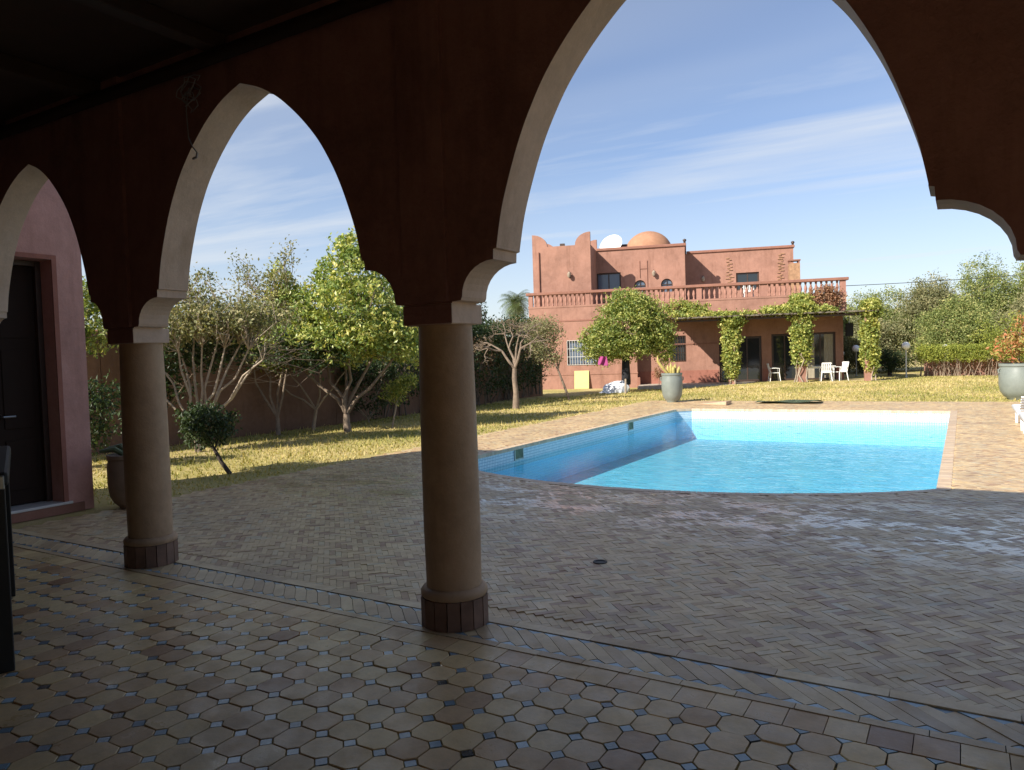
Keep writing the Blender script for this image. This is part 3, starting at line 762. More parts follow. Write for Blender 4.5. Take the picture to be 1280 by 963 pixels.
def window(u0, u1, z0, z1, v, bars=0, rows=0, mull=1, curtain=False, fr=.06, gm='glass', frm='frame', gr='iron'):
    mb = MB()
    for a, b_, c, d_ in ((u0, u0+fr, z0, z1), (u1-fr, u1, z0, z1), (u0+fr, u1-fr, z1-fr, z1), (u0+fr, u1-fr, z0, z0+fr)): mb.box(a, b_, v+.06, v+.13, c, d_)
    for k in range(1, mull+1):
        c = u0+(u1-u0)*k/(mull+1); mb.box(c-.03, c+.03, v+.07, v+.12, z0+fr, z1-fr)
    w = obj('window', mb, M[frm], house)
    obj('pane', MB().box(u0+fr, u1-fr, v+.09, v+.1, z0+fr, z1-fr), M[gm], w)
    if curtain:
        cm = MB()
        for a, b_ in ((u0+fr, u0+.4), (u1-.5, u1-fr)):
            nn = 14
            pts = [(a+(b_-a)*i/nn, v+.075+.012*math.sin(i*2.4)) for i in range(nn+1)]
            cm.add([(x, y, z0+fr) for x, y in pts]+[(x, y, z1-fr) for x, y in pts], [(i, i+1, nn+2+i, nn+1+i) for i in range(nn)])
        obj('curtain', cm, M['curtain'], w, smooth=True)
    if bars:
        g = MB()
        for k in range(bars+1):
            x = u0+(u1-u0)*k/bars; g.tube([(x, v-.04, z0), (x, v-.04, z1)], .014, 5)
        for k in range(rows+1):
            z = z0+(z1-z0)*k/rows; g.tube([(u0, v-.045, z), (u1, v-.045, z)], .014, 5)
        obj('grille', g, M[gr], w)
    return w
window(-13.6, -11.97, 1.08, 2.35, .02, bars=12, rows=3, gm='glassb')
window(-8.34, -7.58, 1.12, 2.41, RV+.02, bars=6, rows=3, gr='frame')
def door(u0, u1, z1, v, mull, curtain=False, open_=False):
    w = window(u0, u1, 0, z1, v, mull=mull, curtain=curtain, fr=.08); w.name = 'glass_door'; return w
door(-5.88, -3.86, 2.24, RV+.02, 2)
door(-3.34, -2.12, 2.31, RV+.02, 1)
door(-1.73, -.38, 2.32, RV+.02, 1, curtain=True)
# terrace slab in front
obj('terrace_slab', MB().box(-9.9, 1.3, -1.85, RV+.02, -.3, -.03), M['slab'], house, bevel=.01)

# balustrade
bal = obj('balustrade', MB().box(-15.62, .02, -.02, .22, 4.10, 4.2), M['house'], house)
obj('handrail', MB().box(-15.72, .12, -.08, .28, 4.79, 4.93), M['house_trim'], bal, bevel=.02)
piers = [(-15.6, -15.38), (-12.55, -12.35), (-9.9, -9.7), (-6.98, -6.72), (-3.92, -3.6), (-.26, 0)]
for a, b_ in piers: obj('rail_pier', MB().box(a, b_, 0, .2, 4.2, 4.79), M['baluster'], bal)
bprof = [(.05, 0), (.06, .03), (.035, .08), (.06, .19), (.078, .27), (.06, .36), (.035, .47), (.055, .52), (.06, .59)]
bproto = None
for (a0, a1), (b0, b1) in zip(piers[:-1], piers[1:]):
    k = round((b0-a1)/.245)
    for i in range(k):
        x = a1+(b0-a1)*(i+.5)/k
        if bproto is None:
            bproto = obj('baluster', MB().lathe(bprof, n=10), M['baluster'], bal, smooth=True); o = bproto
        else:
            o = bproto.copy(); COL.objects.link(o); o.parent = bal
        o.location = (x, .1, 4.2)
# tower with horned parapet
def horn(u0, u1, zb, zv, zt, hwid):
    pts = [(u0, zb), (u1, zb), (u1, zt)]
    for i in range(1, 9):
        a = R(90*i/8); pts.append((u1-hwid*math.sin(a), zt-(zt-zv)*(1-math.cos(a))))
    for i in range(0, 8):
        a = R(90-90*i/8); pts.append((u0+hwid*math.sin(a), zt-(zt-zv)*(1-math.cos(a))))
    pts.append((u0, zt)); return pts
mb = MB(); mb.prismy(horn(-15.55, -12.4, 4.08, 7.48, 8.15, .82), 1.2, 1.42)
mb.prismy(horn(-15.55, -12.4, 4.08, 7.48, 8.15, .82), 4.2, 4.42)
mb.box(-15.55, -15.35, 1.42, 4.2, 4.08, 7.48); mb.box(-12.6, -12.4, 1.42, 4.2, 4.08, 7.48); mb.box(-15.35, -12.6, 1.42, 4.2, 7.2, 7.3)
tw = obj('tower', mb, M['house'], house)
bm = bmesh.new(); bm.from_mesh(tw.data); bmesh.ops.triangulate(bm, faces=[f for f in bm.faces if len(f.verts) > 4]); bmesh.ops.recalc_face_normals(bm, faces=bm.faces[:]); bm.to_mesh(tw.data); bm.free()
obj('downpipe', MB().tube([(-15.2, 1.15, 4.1), (-15.2, 1.15, 7.2)], .04, 8), M['house_trim'], house)
obj('spout', MB().box(-14.05, -13.8, 1.3, 1.5, 7.48, 7.62), M['frame'], house)
# central block
VC, VR = 3.8, 6.0
mb = MB(); opening_wall(mb, -12.4, -7.5, 4.08, 7.42, VC, VC+.25, [(-12.39, -11.04, 5.1, 6.18), (-10.3, -9.66, 4.95, 5.68), (-8.83, -8.19, 4.95, 5.68)])
def archfill(mb, c, w, z0, h, v0, v1):      # fills a square hole's corners above z0 to make a round top
    for sg in (-1, 1):
        pts = [(c+sg*w/2, z0), (c+sg*w/2, z0+h)]+[(c+sg*w/2*math.sin(R(90*i/8)), z0+h*math.cos(R(90*i/8))) for i in range(0, 8)]
        mb.prismy(pts if sg < 0 else pts[::-1], v0, v1)
archfill(mb, -9.98, .64, 5.36, .32, VC, VC+.25); archfill(mb, -8.51, .64, 5.36, .32, VC, VC+.25)
mb.box(-7.75, -7.5, VC+.25, 10.5, 4.08, 7.42); mb.box(-12.4, -12.15, VC+.25, 10.5, 4.08, 7.42); mb.box(-12.15, -7.75, 10.25, 10.5, 4.08, 7.42); mb.box(-12.15, -7.75, VC+.25, 10.25, 7.0, 7.1)
obj('upper_wall', mb, M['house'], house)
obj('cornice', MB().box(-12.38, -7.42, VC-.08, 10.6, 7.422, 7.58), M['house_trim'], house, bevel=.03)
window(-12.38, -11.06, 5.12, 6.16, VC+.02, mull=1, gm='glassb')
for c in (-9.98, -8.51):
    f = MB(); f.box(c-.32, c-.27, VC+.06, VC+.14, 4.96, 5.38); f.box(c+.27, c+.32, VC+.06, VC+.14, 4.96, 5.38)
    arc = [(c+.295*math.cos(R(a)), VC+.1, 5.37+.295*math.sin(R(a))) for a in range(0, 181, 15)]; f.tube(arc, .035, 6); f.box(c-.27, c+.27, VC+.08, VC+.12, 5.35, 5.39); f.box(c-.015, c+.015, VC+.08, VC+.12, 4.96, 5.64)
    w = obj('arched_window', f, M['frame'], house)
    obj('pane', MB().prismy([(c-.3, 4.96), (c+.3, 4.96), (c+.3, 5.37)]+[(c+.3*math.cos(R(a)), 5.37+.3*math.sin(R(a))) for a in range(15, 180, 15)]+[(c-.3, 5.37)], VC+.145, VC+.155), M['glassb'], w)
obj('conduit', MB().tube([(-9.97, VC-.03, 6.75), (-9.97, VC-.03, 6.3), (-9.56, VC-.03, 6.3), (-9.56, VC-.03, 6.75)], .013, 5).tube([(-9.97, VC-.03, 6.3), (-9.97, VC-.03, 5.8)], .013, 5).tube([(-9.56, VC-.03, 6.3), (-9.56, VC-.03, 4.9)], .013, 5), M['house_trim'], house)
# right block
mb = MB(); opening_wall(mb, -7.5, -1.56, 4.08, 7.25, VR, VR+.25, [(-4.67, -3.42, 5.0, 6.0)])
mb.box(-1.81, -1.56, VR+.25, 11, 4.08, 7.25); mb.box(-7.5, -1.81, VR+.25, 10.75, 6.8, 6.9); mb.box(-7.5, -1.81, 10.75, 11, 4.08, 7.25)
obj('upper_wall', mb, M['house'], house)
obj('cornice', MB().box(-7.41, -1.49, VR-.08, 11.1, 7.252, 7.40), M['house_trim'], house, bevel=.03)
window(-4.65, -3.44, 5.02, 5.98, VR+.02, mull=1)
for cu, z0, z1 in ((-5.03, 5.2, 6.85), (-2.25, 5.2, 6.95)):
    mb = MB(); z = z0; k = 0
    while z < z1:
        w = rnd.uniform(.1, .3); off = (-1)**k*.07+rnd.uniform(-.05, .05); mb.box(cu+off-w/2, cu+off+w/2, VR-.05, VR-.001, z, z+.04); z += rnd.uniform(.08, .12); k += 1
    obj('brick_strip', mb, M['brick'], house, bevel=.006)
ch = MB(); z = 4.08
while z < 6.2: ch.box(-1.93, -1.38, 4.8, 5.35, z, z+.055, 0); z += .06
c_ = obj('chimney', ch, M['brick'], house, bevel=.004)
obj('chimney_core', MB().box(-1.915, -1.395, 4.815, 5.335, 4.08, 6.26), M['house_trim'], c_)
mb = MB()
for u in (-1.92, -1.47): mb.box(u, u+.08, 4.83, 5.32, 6.26, 6.38)
mb.box(-1.96, -1.35, 4.78, 5.37, 6.38, 6.45); obj('chimney_cap', mb, M['house_trim'], c_)
# dome
prof = [(1.42*math.cos(R(a)), 1.32*math.sin(R(a))) for a in range(0, 90, 9)]+[(.001, 1.32)]
obj('dome', MB().lathe(prof, -9.62, 7.2, 40, z=7.57), M['dome'], house, smooth=True)
obj('vent_box', MB().box(-11.3, -10.6, 7.2, 7.8, 7.58, 8.22), M['frame'], house)
# wall lamps
for (u, v, z) in ((-13.55, 1.2, 5.95), (-9.2, VC, 6.05), (-6.5, VR, 5.8)):
    l = obj('wall_lamp', MB().box(u-.05, u+.05, v-.03, v-.001, z-.2, z+.1).tube([(u, v-.02, z+.08), (u, v-.12, z+.16), (u, v-.18, z+.12)], .012, 6), M['darkwood'], house)
    obj('lamp_shade', MB().lathe([(.05, -.2), (.1, -.12), (.1, .02), (.03, .1), (.001, .12)], u, v-.18, 10, z=z), M['palebark'], l, smooth=True)
for u, v, z in ((-7.5, VC, 7.58), (-1.57, VR+.1, 7.40)):
    obj('finial', MB().lathe([(.06, 0), (.06, .08), (.1, .13), (.09, .2), (.001, .24)], u, v, 12, z=z), M['frame'], house, smooth=True)

# satellite dish
t = thing('satellite_dish', 'round white satellite dish on the villa roof left of the dome', 'satellite dish', hw(-11.75, 6.6, 7.58), A)
prof = [(.001, 0), (.25, .02), (.5, .09), (.70, .18), (.72, .19)]
d = obj('dish', MB().lathe(prof, n=32, cap=False), M['white'], t, smooth=True, loc=(0, 0, .46), rot=(R(62), 0, R(-20)))
obj('mast', MB().tube([(0, .12, 0), (0, .12, .6)], .04, 8), M['metal'], t)

# pergola
pg = thing('pergola', 'low thatched pergola along the villa front held by three leafy pillars', 'pergola', tuple(P0), A)
mb = MB()
for i in range(28):
    u = -8.1+i*(9.05/27); mb.tube([(u, RV-.02, 3.24), (u+rnd.uniform(-.03,.03), -1.85, 3.12+rnd.uniform(-.01,.01))], .022, 6)
obj('rafters', mb, M['darkbark'], pg)
mb = MB().box(-8.15, .95, -1.6, -1.48, 3.02, 3.11); obj('front_beam', mb, M['frame'], pg, bevel=.01)
nx, ny = 90, 10; mb = MB()
vs_ = []
for k in range(2):
    for j in range(ny+1):
        for i in range(nx+1):
            u = -8.2+9.2*i/nx; v = -1.9+(RV-.02+1.9)*j/ny
            vs_.append((u, v+(rnd.uniform(-.08, .04) if j == 0 else 0), 3.17+.11*j/ny+(.05+rnd.uniform(-.02, .03) if k else 0)))
fs = []; o_ = (nx+1)*(ny+1)
for j in range(ny):
    for i in range(nx):
        a = j*(nx+1)+i; fs += [(a, a+nx+1, a+nx+2, a+1), (o_+a, o_+a+1, o_+a+nx+2, o_+a+nx+1)]
for i in range(nx): fs.append((i, i+1, o_+i+1, o_+i))
mb.add(vs_, fs); obj('roof', mb, M['thatch'], pg)
PV = [(-5.42, .17), (-2.27, .17), (.60, .15)]
for u, r in PV: obj('pillar', MB().box(u-r, u+r, -1.66, -1.36, -.05, 3.02), M['house'], pg, bevel=.02)
# vines, each on its pillar
def vine(label, u, blobs, n, per, mat, stems, lsize=.1, name='climbing_vine', v=-1.5, group=None, cr=.07):
    t = thing(name, label, 'climbing plant', hw(u, v, 0), A, group)
    B = np.array([b[:6] for b in blobs]); w = np.array([b[6] for b in blobs], float); w /= w.sum()
    idx = rng.choice(len(blobs), n, p=w)
    d = rng.normal(size=(n,3)); d /= np.linalg.norm(d, axis=1)[:,None]
    cl = B[idx,:3]+d*(rng.uniform(.5, 1.08, n)[:,None])*B[idx,3:6]
    p = np.repeat(cl, per, 0)+rng.normal(size=(n*per,3))*cr
    tn = np.clip(np.repeat(rng.uniform(0,1,n), per)*.5+rng.uniform(0,.55,n*per), 0, 1)
    k = p[:,2] > 0.02
    leaves('foliage', p[k], lsize*1.15, mat, t, tn[k], .8)
    mb = MB()
    for a, b_ in stems: mb.tube(wobble(a, b_, 5, .04), list(np.linspace(.035, .012, 6)), 6)
    obj('stem', mb, M['palebark'], t, smooth=True)
GV = 'vines climbing the pergola pillars'
vine('leafy green vine on the leftmost pergola pillar before the wide dark glass door', -5.42, [(0,0,1.3,.36,.33,.75,3),(0.02,0,2.2,.42,.36,.65,3),(.05,0,3.0,.62,.45,.3,2),(-.5,.4,3.33,.8,.7,.1,.8),(.7,.5,3.33,.6,.6,.1,.5),(0,0,.6,.30,.28,.5,1.4)], 800, 16, M['vine'], [((-.1,-.2,0),(-.05,-.2,2.6)), ((.12,-.22,0),(.08,-.2,2.4))], group=GV)
vine('thick leafy vine spreading over the middle pergola pillar beside the white table', -2.27, [(0,0,1.5,.42,.36,.8,3),(0,0,2.4,.46,.38,.7,3),(.0,.1,3.3,.75,.5,.45,3),(-.9,.5,3.42,.9,.7,.22,1.3),(.1,.6,3.85,.5,.4,.3,1.2),(.9,.4,3.33,.7,.6,.15,1)], 1000, 16, M['vine'], [((-.25,-.2,0),(-.05,-.2,1.6)), ((.2,-.25,0),(.05,-.2,1.8)), ((0,-.3,0),(0,-.2,1.6)), ((-.35,-.1,0),(-.15,-.2,1.2))], group=GV)
vine('narrow leafy vine on the free-standing right pergola pillar beyond the villa corner', .60, [(.1,0,1.2,.34,.34,.85,3),(.08,0,2.3,.36,.36,.7,3),(.1,0,3.2,.5,.45,.35,2),(.15,0,3.5,.4,.35,.25,1)], 760, 16, M['vine'], [((.1,-.22,0),(.12,-.2,1.6)), ((.3,-.1,0),(.2,-.15,1.4))], group=GV)
vine('dry pinkish creeper hanging over the right end of the terrace balustrade', -1.2, [(0,0,3.9,1.15,.2,.5,4),(.3,0,4.3,.7,.15,.25,1.5),(-.9,.1,3.7,.7,.2,.35,1)], 240, 10, M['pinkleaf'], [((0,.1,3.35),(.3,.05,4.5)), ((-.2,.1,3.35),(-1,.05,4.2)), ((.1,.1,3.35),(.9,.05,4.2))], .08, 'dry_creeper', v=-.25)
vine('small green creeper on the pergola roof behind the large citrus crown', -7.4, [(0,0,3.35,1.0,.5,.14,2),(.4,.2,3.6,.7,.3,.35,2),(-.5,.3,3.8,.7,.2,.45,1.5)], 260, 12, M['vine'], [((0,.2,3.3),(.6,.2,3.7))], .09, 'roof_creeper', v=-.7)

# ------------------------------------------------------------------ terrace and garden furniture
def chair(label, u, v, rz, z=-.03, group='white plastic garden chairs'):
    t = thing('garden_chair', label, 'chair', hw(u, v, z), A+rz, group)
    obj('seat', MB().box(-.22, .22, -.22, .22, .42, .45), M['white'], t, bevel=.012)
    mb = MB()
    for k in range(5): x = -.19+k*.09; mb.add([(x,.2,.5),(x+.055,.2,.5),(x+.055,.29,.86),(x,.29,.86),(x,.225,.5),(x+.055,.225,.5),(x+.055,.315,.86),(x,.315,.86)], [(0,1,2,3),(5,4,7,6),(4,0,3,7),(1,5,6,2),(3,2,6,7),(4,5,1,0)])
    mb.add([(-.23,.282,.84),(.23,.282,.84),(.20,.30,.91),(-.20,.30,.91),(-.23,.312,.84),(.23,.312,.84),(.20,.33,.91),(-.20,.33,.91)], [(0,1,2,3),(5,4,7,6),(4,0,3,7),(1,5,6,2),(3,2,6,7),(4,5,1,0)])
    mb.box(-.23, .23, .195, .225, .45, .52)
    obj('backrest', mb, M['white'], t)
    for sx in (-1, 1):
        for sy in (-1, 1): obj('leg', MB().tube([(sx*.2, sy*.2, .42), (sx*.25, sy*.25, 0)], [.026, .02], 8), M['white'], t)
        obj('armrest', MB().tube([(sx*.24, .25, .66), (sx*.25, 0, .67), (sx*.25, -.2, .65), (sx*.22, -.2, .44)], .02, 8), M['white'], t)
    return t
def ptable(label, u, v, z=-.03):
    t = thing('garden_table', label, 'table', hw(u, v, z), A)
    obj('tabletop', MB().box(-.7, .7, -.4, .4, .70, .735), M['white'], t, bevel=.015)
    obj('apron', MB().box(-.62, .62, -.33, .33, .63, .699), M['white'], t)
    for sx in (-1, 1):
        for sy in (-1, 1): obj('leg', MB().box(sx*.6-.035, sx*.6+.035, sy*.3-.035, sy*.3+.035, 0, .63), M['white'], t, bevel=.008)
ptable('white plastic garden table on the terrace behind the middle leafy pillar', -1.35, -.45)
chair('white garden chair with its back to the lawn at the front of the white table', -1.15, -1.05, math.pi)
chair('white garden chair at the right end of the white table by the villa corner', -.42, -.6, R(-62))
chair('white garden chair alone before the tall dark glass door left of the middle pillar', -3.3, .35, R(95))
chair('white chair on the upper terrace seen between the balusters below the small window', -4.4, 1.0, R(170), 4.08, None)

def globe_lamp(label, loc, h=1.5, r=.17, pole='iron'):
    t = thing('globe_lamp', label, 'garden lamp', loc, 0, 'garden lamps with white globes')
    obj('pole', MB().lathe([(.07, 0), (.07, .03), (.035, .05), (.032, h-.06), (.06, h-.03), (.06, h)], n=14), M[pole], t, smooth=True)
    obj('globe', MB().sphere((0, 0, h+r*.9), r, 24), M['globe'], t, smooth=True)
globe_lamp('white globe lamp on a pale post standing clear left of the clipped hedge', (-2.38, 40.94, -.01), 1.38, .19)
globe_lamp('globe garden lamp almost hidden behind the clipped hedge, only its dome showing', (-.78, 44.3, -.01), 1.17, .2)
globe_lamp('larger of two shaded globe lamps in the gap right of the villa', hw(1.31, 4.4), 1.3, .19, 'metal')
globe_lamp('smaller of two shaded globe lamps in the gap right of the villa', hw(.80, 5.6), 1.1, .15, 'metal')
t = thing('wall_speaker_box', 'black box hung under the pergola end at the villa corner', 'box', hw(.18, .3, 2.1), A)
obj('case', MB().box(-.16, .16, -.12, .12, 0, .62), M['black'], t, bevel=.02); obj('bracket', MB().tube([(0, 0, .62), (0, 0, 1.0)], .02, 6), M['metal'], t)

# panel, sack, cloth, plant stand
t = thing('yellow_board', 'pale yellow board leaning on the villa wall under the barred window', 'board', hw(-12.87, -.2, -.17), A)
obj('board', MB().box(-.38, .38, -.012, .012, 0, .95), M['yellow'], t, bevel=.004, rot=(R(-10), 0, 0))

def drape(fn, nu, nv, th=.006):
    mb = MB(); vs_ = []
    for k in range(2):
        for j in range(nv+1):
            for i in range(nu+1):
                x, y, z = fn(i/nu, j/nv); vs_.append((x, y+k*th, z))
    o_ = (nu+1)*(nv+1); fs = []
    for j in range(nv):
        for i in range(nu):
            a = j*(nu+1)+i; fs += [(a, a+1, a+nu+2, a+nu+1), (o_+a, o_+a+nu+1, o_+a+nu+2, o_+a+1)]
    return mb.add(vs_, fs)
# magenta cloth hanging from the citrus
def fcloth(a, b_): return ((a-.5)*.46*(1-.3*(1-b_)), .05*math.sin(a*9+b_*3), -b_*.34-.10*a*b_-.02*math.sin(a*14)*b_)
cl = tag(obj('hanging_cloth', drape(fcloth, 16, 12), M['magenta'], smooth=True, loc=(-13.55, 30.05, 1.50), rot=(0, 0, R(31))), 'bright magenta cloth hanging from the round citrus tree before the barred window', 'cloth')
cl.data.transform(Matrix.Identity(4))
obj('cord', MB().tube([(0, 0, -.02), (.02, 0, .3)], .006, 5), M['black'], cl)
# white sack on the ground, leaning on the trunk
def sackf(): 
    mb = MB(); n = 26; k = 12; vs_ = []
    for j in range(k+1):
        for i in range(n):
            a = 2*math.pi*i/n; ph = math.pi/2*j/k
            r = math.cos(ph)**.6*(1+.10*math.sin(5*a+j)+.05*math.sin(9*a))
            x = .62*r*math.cos(a)+.28*(j/k); y = .34*r*math.sin(a); z = .52*math.sin(ph)**1.1
            vs_.append((x, y, z+.02*math.sin(7*a+j*2)))
    return mb.add(vs_, [(j*n+i, j*n+(i+1)%n, (j+1)*n+(i+1)%n, (j+1)*n+i) for j in range(k) for i in range(n)])
tag(obj('white_sheet', sackf(), M['whitecloth'], smooth=True, loc=(-13.55, 31.2, -.17), rot=(0, 0, R(31))), 'crumpled white sheet heaped against the foot of the round citrus tree', 'sheet')

# pots on the paving beyond the pool
def big_pot(label, loc, r, h):
    t = thing('grey_pot', label, 'plant pot', loc, 0, 'tall grey-green glazed pots')
    obj('pot', MB().lathe(pot_profile2(r, h), n=40), M['grey_pot'], t, smooth=True)
    obj('soil', MB().lathe([(r*.87, h*.955), (.001, h*.97)], n=20, cap=False), M['soil'], t)
    return t
def handles(t, r, h):
    for a in (200, 20): 
        c = Vector((r*math.cos(R(a)), r*math.sin(R(a)), 0)); obj('handle', MB().tube([(c.x*.98, c.y*.98, h*.86), (c.x*1.08, c.y*1.08, h*.84), (c.x*1.07, c.y*1.07, h*.76), (c.x*.98, c.y*.98, h*.74)], .018, 8), M['grey_pot'], t, smooth=True)
LP = (-7.95, 22.9, .002); RP = (1.3, 24.7, -.01)
t = big_pot('grey-green glazed pot with yellow cactus at the far left corner of the pool', LP, .33, .93); handles(t, .33, .93)
c = thing('cactus', 'yellowish columnar cactus growing in the left grey pot', 'cactus', (LP[0], LP[1], .88))
for k, (x, y, h, lean) in enumerate(((-.02, 0, .36, .0), (.08, .04, .34, .05), (.14, -.03, .26, .1), (-.08, .05, .30, -.03), (-.12, -.02, .62, -.33), (.04, -.08, .28, .0), (.2, .02, .22, .04))):
    pts = [AB(x, y, 0), AB(x+lean*.5, y, h*.35), AB(x+lean*.95, y, h*.7), AB(x+lean, y, h)]
    obj('stem', MB().tube(pts, [.035, .05, .048, .012], 9), M['cactus'], c, smooth=True)
t = big_pot('grey-green glazed pot with red and green shrub at the right edge of the view', RP, .47, 1.0); handles(t, .47, 1.0)
tree('potted_shrub', 'bushy red and green leaved shrub growing in the right grey pot', 'shrub', (RP[0], RP[1], .93),
     [(0,0,0), (.0,0,.25)], [(.2,0,.8), (-.2,.1,.8), (0,-.1,1.0)], [(-.1,0,.5,.6,.55,.42,2),(.35,0,.85,.65,.5,.45,2),(.5,.1,1.2,.45,.4,.3,1)], 190, 13, .09, .10, M['autumn'], M['bark'], .03, 30, shell=.2, crown='foliage')
# reddish plant before the villa
tree('potted_plant', 'small reddish potted plant beside the villa wing right of the left grey pot', 'plant', hw(-8.9, -.6, -.02),
     [(0,0,0), (0,0,.3)], [(.1,0,.6), (-.1,0,.6)], [(0,0,.55,.3,.25,.35,1)], 60, 10, .06, .08, M['pinkleaf'], M['bark'], .02, 12, shell=.1, crown='foliage')

# sun lounger at right
t = thing('sun_lounger', 'farther of two white plastic sun loungers at the right edge beside the pool', 'sun lounger', (.84, 17.7, 0), 0, 'white sun loungers')
fr_ = MB(); L, W_ = 1.9, .68
fr_.tube([(.05, 0, .32), (0, -.05, .32), (0, -L, .32)], .035, 10); fr_.tube([(W_-.05, 0, .32), (W_, -.05, .32), (W_, -L, .32)], .035, 10); fr_.tube([(.05, 0, .32), (W_-.05, 0, .32)], .035, 10); fr_.tube([(0, -L, .32), (W_, -L, .32)], .035, 10)
obj('frame', fr_, M['white'], t, smooth=True)
mb = MB()
for k in range(11): mb.box(.03, W_-.03, -.10-k*.115-.08, -.10-k*.115, .318, .335)
obj('slats', mb, M['white'], t, bevel=.004)
bk = MB()
for k in range(5): bk.box(.03, W_-.03, -(.03+k*.115), -(.11+k*.115), 0, .018)
obj('backrest', bk, M['white'], t, loc=(0, -1.36, .34), rot=(R(-28), 0, 0))
for x in (.05, W_-.05):
    for y in (-.15, -L+.2): obj('leg', MB().tube([(x, y, .31), (x, y-.02, 0.003)], [.03, .024], 8), M['white'], t)

c = copy_tree(t); c.location = (.85, 15.65, 0); c['label'] = 'nearer of two white plastic sun loungers at the right edge beside the pool'
# mat and concrete hatch on the far paving
def matf(a, b_): return (-.05+a*1.75, b_*1.0, .035+.05*a*(1-b_)+.03*math.sin(a*7+b_*4))
tag(obj('green_mat', drape(matf, 24, 10, .0), M['mat'], loc=(-5.2, 22.35, .0)), 'flat dark green mat lying on the paving beyond the pool', 'mat')
tag(obj('concrete_hatch', MB().add([(-6.75,21.9,.003),(-5.9,21.65,.003),(-5.9,22.25,.003),(-6.75,22.45,.003),(-6.75,21.9,.02),(-5.9,21.65,.11),(-5.9,22.25,.11),(-6.75,22.45,.02)], [(0,3,2,1),(4,5,6,7),(0,1,5,4),(1,2,6,5),(2,3,7,6),(3,0,4,7)]), M['coping'], bevel=.008), 'wedge shaped raised paving hatch at the far left corner of the pool', 'hatch')

# ------------------------------------------------------------------ garden walls and hedges
WX = [(-14.6, 3.0), (-14.1, 8.0), (-14.0, 14.0), (-14.4, 21.0), (-16.2, 29.0)]
mb = MB()
top = 2.35
for (x0, y0), (x1, y1) in zip(WX[:-1], WX[1:]):
    d = Vector((x1-x0, y1-y0)).normalized(); nn = Vector((-d.y, d.x))*.15
    mb.prism([(x0+nn.x, y0+nn.y), (x0-nn.x, y0-nn.y), (x1-nn.x, y1-nn.y), (x1+nn.x, y1+nn.y)][::-1], -.3, top+rnd.uniform(-.02, .02))
tag(obj('garden_wall', mb, M['earth']), 'brown earth boundary wall along the left side of the lawn', 'wall')

def hedge(name, label, pts, h, w, n, per, mat, lsize=.09, cr=.1, z0=.35, stems=60, cat='hedge', bark='darkbark', ragged=.12, offx=0):
    t = thing(name, label, cat, (pts[0][0], pts[0][1], 0))
    seg = [math.dist(a, b_) for a, b_ in zip(pts[:-1], pts[1:])]; tot = sum(seg); o0 = np.array([pts[0][0], pts[0][1], 0])
    def at(s):
        for (a, b_), L in zip(zip(pts[:-1], pts[1:]), seg):
            if s <= L+1e-6: break
            s -= L
        a = np.array(a); b_ = np.array(b_); d = (b_-a)/L
        return a+d*s, np.array([-d[1], d[0]])
    cl = []
    for _ in range(n):
        c, nn = at(rng.uniform(0, tot)); face = rng.random()
        hh = h*(1+ragged*math.sin(c[0]*2.1+c[1]*1.3)*.5)
        if face < .45: q = (rng.choice([-1, 1])*w/2*rng.uniform(.8, 1.05), rng.uniform(z0, hh))
        elif face < .8: q = (rng.uniform(-w/2, w/2), hh*rng.uniform(.93, 1+ragged*.6))
        else: q = (rng.uniform(-w/2, w/2), rng.uniform(z0, hh))
        cl.append((c[0]+nn[0]*q[0], c[1]+nn[1]*q[0], q[1]))
    cl = np.array(cl)-o0
    p = np.repeat(cl, per, 0)+rng.normal(size=(n*per,3))*cr
    tn = np.clip(np.repeat(rng.uniform(0,1,n), per)*.5+rng.uniform(0,.55,n*per), 0, 1); k = p[:,2] > .02
    leaves('foliage', p[k], lsize, mat, t, tn[k], .6)
    mb = MB()
    for _ in range(stems):
        c, nn = at(rng.uniform(0, tot)); q = rng.uniform(-w*.35, w*.35); b_ = np.array([c[0]+nn[0]*q, c[1]+nn[1]*q, 0])-o0
        mb.tube(wobble(b_, b_+np.array([rng.normal()*.12, rng.normal()*.12, h*.6]), 3, .05), [.022, .018, .014, .008], 5)
    obj('stems', mb, M[bark], t)
    return t
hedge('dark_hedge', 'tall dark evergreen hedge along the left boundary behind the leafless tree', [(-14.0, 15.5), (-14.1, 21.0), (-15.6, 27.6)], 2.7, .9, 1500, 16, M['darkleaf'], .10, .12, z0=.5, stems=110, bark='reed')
hedge('clipped_hedge', 'clipped sunlit green hedge at the far right end of the lawn', [(-1.9, 42.3), (1.2, 42.0), (5.5, 41.6), (10, 41.4)], 1.42, 1.1, 2600, 14, M['hedgeleaf'], .08, .07, z0=.75, stems=160, ragged=.03, bark='bark')
mb = MB().box(-1.7, 12, 43.0, 43.2, -.2, .75); tag(obj('low_wall', mb, M['house']), 'low terracotta wall behind the stems of the clipped hedge', 'wall')

